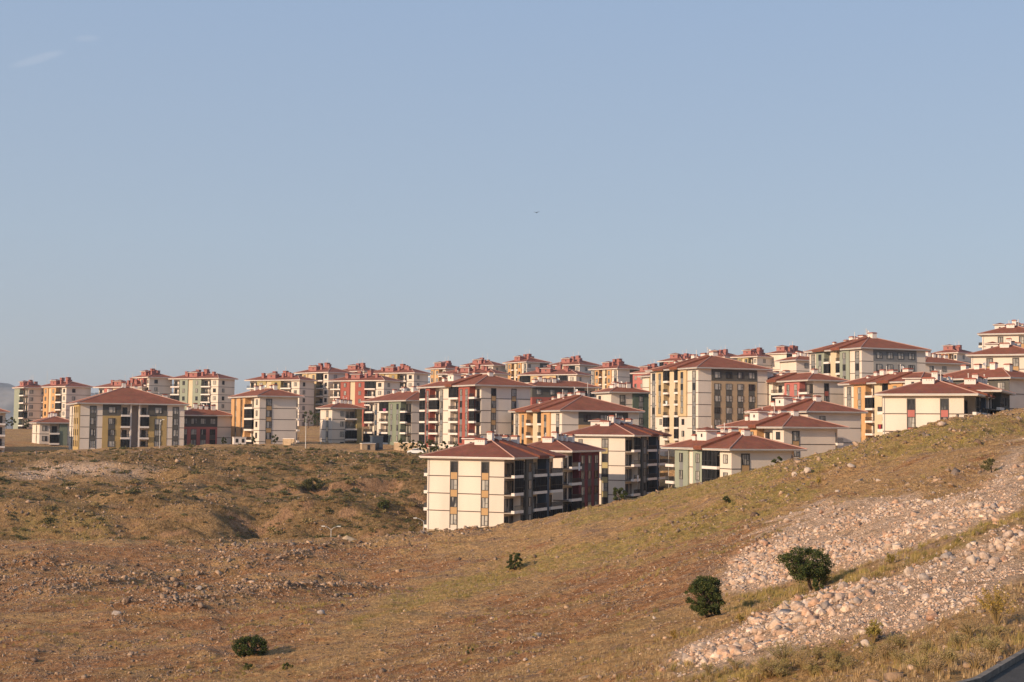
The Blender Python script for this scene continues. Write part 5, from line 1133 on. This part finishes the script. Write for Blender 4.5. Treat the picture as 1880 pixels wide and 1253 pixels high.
# ---------------------------------------------------------------- parked car
def car(px0, py0, Y0, rz_, label):
    q = at(px0, py0, Y0); g = ground(q.x, q.y); root = empty('parked_car', (q.x, q.y, g), rz_); tag(root, label, 'car')
    paint = mat('white_car_paint', (.75, .75, .74), rough=.25, var=.02, spec=.5); gl = M['g1']
    prof = [(-2.15,.35),(-2.18,.62),(-2.05,.88),(-1.55,.98),(-1.0,1.02),(-.55,1.42),(.6,1.45),(1.3,1.02),(2.0,.92),(2.17,.7),(2.15,.35)]
    m_ = MB(); nP = len(prof); W0 = .86
    def wy(z): return W0 if z < 1.03 else W0 - .22
    for s_ in (-1, 1): m_.v += [(x, s_ * wy(z), z) for x, z in prof]
    m_.f.append(tuple(range(nP))); m_.f.append(tuple(range(2*nP - 1, nP - 1, -1))); m_.m += [0, 0]
    for i in range(nP): j = (i + 1) % nP; m_.f.append((i, nP + i, nP + j, j)); m_.m.append(0)
    m_.build('body', paint, root)
    for s_ in (-1, 1):
        w_ = MB(); y0 = s_ * .80; w_.v += [(-.90, s_*.87, 1.05), (1.15, s_*.87, 1.05), (.55, s_*.66, 1.38), (-.52, s_*.66, 1.38)]; w_.f.append((0, 1, 2, 3)); w_.m.append(0); w_.build('side_window', gl, root)
    w_ = MB(); w_.v += [(1.24,-.72,1.075),(1.24,.72,1.075),(.66,.58,1.44),(.66,-.58,1.44)]; w_.f.append((0,1,2,3)); w_.m.append(0); w_.build('windscreen', gl, root)
    w_ = MB(); w_.v += [(-.98,-.72,1.065),(-.98,.72,1.065),(-.60,.58,1.41),(-.60,-.58,1.41)]; w_.f.append((0,1,2,3)); w_.m.append(0); w_.build('rear_window', gl, root)
    for x in (-1.35, 1.35):
        for s_ in (-1, 1):
            t_ = MB(); t_.tube((x, s_ * .70, .32), (x, s_ * .90, .32), .32, .32, 14); tw = t_.build('wheel', M['rail'], root); h_ = MB(); h_.tube((x, s_ * .901, .32), (x, s_ * .92, .32), .19, .17, 10); h_.build('rim', M['metal'], tw)
    for s_ in (-1, 1): l = MB(); l.box(2.12, 2.19, s_*.6 - .15, s_*.6 + .15, .62, .76); l.build('headlight', M['lampw'], root)
car(765, 831, 348.5, math.radians(168), 'white car parked by the street trees below the beige block')
# ---------------------------------------------------------------- sand pile
sandm = mat('pale_sand', (0.50, 0.36, 0.22), var=.1, scale=2, bump=.3)
q = hit(637, 992, 200); g = q.z - .25; hp = .9; rr_ = 1.9; V_, F_ = [], []
for j in range(9):
    for i in range(28): a = 2 * math.pi * i / 28; r_ = j / 8 * rr_ * (1 + .12 * math.sin(3 * a + 1)); V_.append((r_ * math.cos(a), r_ * .8 * math.sin(a), max(hp, .9) * (1 - (j / 8)) ** 1.15 + random.uniform(-.03, .03)))
for j in range(8):
    for i in range(28): F_.append((j*28 + i, j*28 + (i+1) % 28, (j+1)*28 + (i+1) % 28, (j+1)*28 + i))
so_ = link(bpy.data.objects.new('sand_pile', fast_mesh('sand_pile', np.array(V_), np.array(F_), sandm, smooth=True))); so_.location = (q.x, q.y, g); tag(so_, 'pale cone of sand behind the near crest, right of the double armed lamp', 'sand pile')
# ---------------------------------------------------------------- bird
birdm = mat('dark_feathers', (0.02, 0.018, 0.016), var=.1)
q = at(985, 391, 160); br = empty('bird', q, math.radians(70)); br.scale = (.9, .9, .9); tag(br, 'small dark bird gliding high in the empty sky', 'bird')
bd = bmesh.new(); prof = [(-.20,.012),(-.14,.035),(-.05,.055),(.06,.05),(.12,.03),(.15,.032),(.18,.02),(.21,.003)]; rings = []
for x, r_ in prof: rings.append([bd.verts.new((x, r_ * math.cos(a * .785), r_ * math.sin(a * .785))) for a in range(8)])
for a, c in zip(rings, rings[1:]):
    for k in range(8): bd.faces.new((a[k], a[(k+1) % 8], c[(k+1) % 8], c[k]))
bd.faces.new(rings[0][::-1]); bd.faces.new(rings[-1]); me = bpy.data.meshes.new('body'); bd.to_mesh(me); bd.free(); me.materials.append(birdm); link(bpy.data.objects.new('body', me), br)
for s_ in (-1, 1):
    w_ = MB(); pts = [(.06, .04), (.09, .20), (.03, .40), (-.05, .41), (-.06, .20), (-.07, .04)]
    up = [(x, s_ * y, .03 + .10 * math.sin(y * 4) ) for x, y in pts]; dn_ = [(x, y, z - .012) for x, y, z in up]; n_ = len(pts)
    w_.v += up + dn_; w_.f += [tuple(range(n_)), tuple(range(2*n_ - 1, n_ - 1, -1))] + [(i, n_ + i, n_ + (i+1) % n_, (i+1) % n_) for i in range(n_)]; w_.m += [0] * (n_ + 2); w_.build('wing', birdm, br)
w_ = MB(); w_.box(-.32, -.18, -.035, .035, -.006, .006); w_.build('tail', birdm, br)
# ---------------------------------------------------------------- washing on balconies
def cloth(px0, py0, Y0, w_, h_, c, label, rz_):
    q = at(px0, py0, Y0); V_, F_ = [], []
    for j in range(7):
        for i in range(9): V_.append(((i / 8 - .5) * w_ * (1 - .06 * j), .05 * math.sin(i * 1.7 + j * .3), -j / 6 * h_))
    nq = len(V_); V_ += [(x, y + .015, z) for x, y, z in V_]
    for o_ in (0, nq):
        for j in range(6):
            for i in range(8): F_.append((o_ + j*9 + i, o_ + j*9 + i + 1, o_ + (j+1)*9 + i + 1, o_ + (j+1)*9 + i))
    o = link(bpy.data.objects.new('hanging_laundry', fast_mesh('hanging_laundry', np.array(V_), np.array(F_), mat('cloth', c, var=.05)))); o.location = q; o.rotation_euler = (0, 0, rz_); tag(o, label, 'laundry'); return o
# laundry hangs just outside its railing
def bal_pt(key, face, frac, d, zf):       # a point on a facade: share of its width from the left, distance out, height above the base
    C, ph, La, Lb, ad_, bd_ = SOL[key]; n_ = [b for b in BL if b[0] == key][0][6]
    p = Vector((C.x, C.y)); 
    if face == 'B': p = p + bd_ * Lb * frac - ad_ * d
    else: p = p + ad_ * La * (1 - frac) - bd_ * d
    return Vector((p.x, p.y, C.z - 3 * n_ + zf))
def cloth2(key, face, frac, k, w_, h_, c, label):
    q = bal_pt(key, face, frac, .72, k * 3 + 1.05); o = cloth(940, 600, 100, w_, h_, c, label, SOL[key][1] + (0 if face == 'B' else -math.pi/2)); o.location = q
cloth2('F2', 'B', .22, 3, 1.0, 1.5, (.75, .75, .76), 'white washing hanging from the top balcony of the maroon sided block')
cloth2('A3', 'B', .10, 2, .8, 1.4, (.7, .7, .72), 'white sheet hung on a balcony of the olive strip block')
cloth2('V', 'A', .60, 4, 2.6, .9, (.07, .20, .15), 'dark green cloth over a balcony rail of the rose bayed block')
cloth2('O', 'A', .52, 3, 2.2, .8, (.35, .10, .20), 'magenta cloth over a balcony rail of the grey green bayed block')
cloth2('T', 'A', .40, 3, 1.0, 1.1, (.55, .65, .68), 'pale blue laundry on a balcony of the tall ochre block')
cloth2('M', 'A', .62, 2, .8, 1.4, (.03, .03, .035), 'black garment on a balcony of the orange bayed block')
q = bal_pt('R1', 'A', 0, .0, 0); Cq = SOL['R1']; p2 = Vector((Cq[0].x, Cq[0].y)) + Cq[4] * (Cq[2] + .55) + Cq[5] * .5
o = cloth(940, 600, 100, .5, .75, (.34, .04, .05), 'red garments hanging on the balcony at the left of the rose spandrel block', Cq[1] - math.pi/2); o.location = (p2.x, p2.y, Cq[0].z - 3 * 2 + 1.1)
# ---------------------------------------------------------------- haze
HZ_ON = True
if HZ_ON:
    zt = 75.0; hb_ = MB(); hb_.box(-4200, 4200, -120, 5200, float(min(GZ[(GY < 5300)].min(), HZ.min())) - 1.0, max(zt, float(HZ.max()) + 2))
    hz, t, b = nmat('thin_air'); t.nodes.remove(b); pv = t.nodes.new('ShaderNodeVolumePrincipled'); pv.inputs['Density'].default_value = 0.00010
    pv.inputs['Color'].default_value = (0.86, 0.92, 1.0, 1); pv.inputs['Anisotropy'].default_value = 0.3
    t.links.new(pv.outputs[0], [x for x in t.nodes if x.type == 'OUTPUT_MATERIAL'][0].inputs['Volume'])
    tag(hb_.build('haze', hz), kind='stuff')
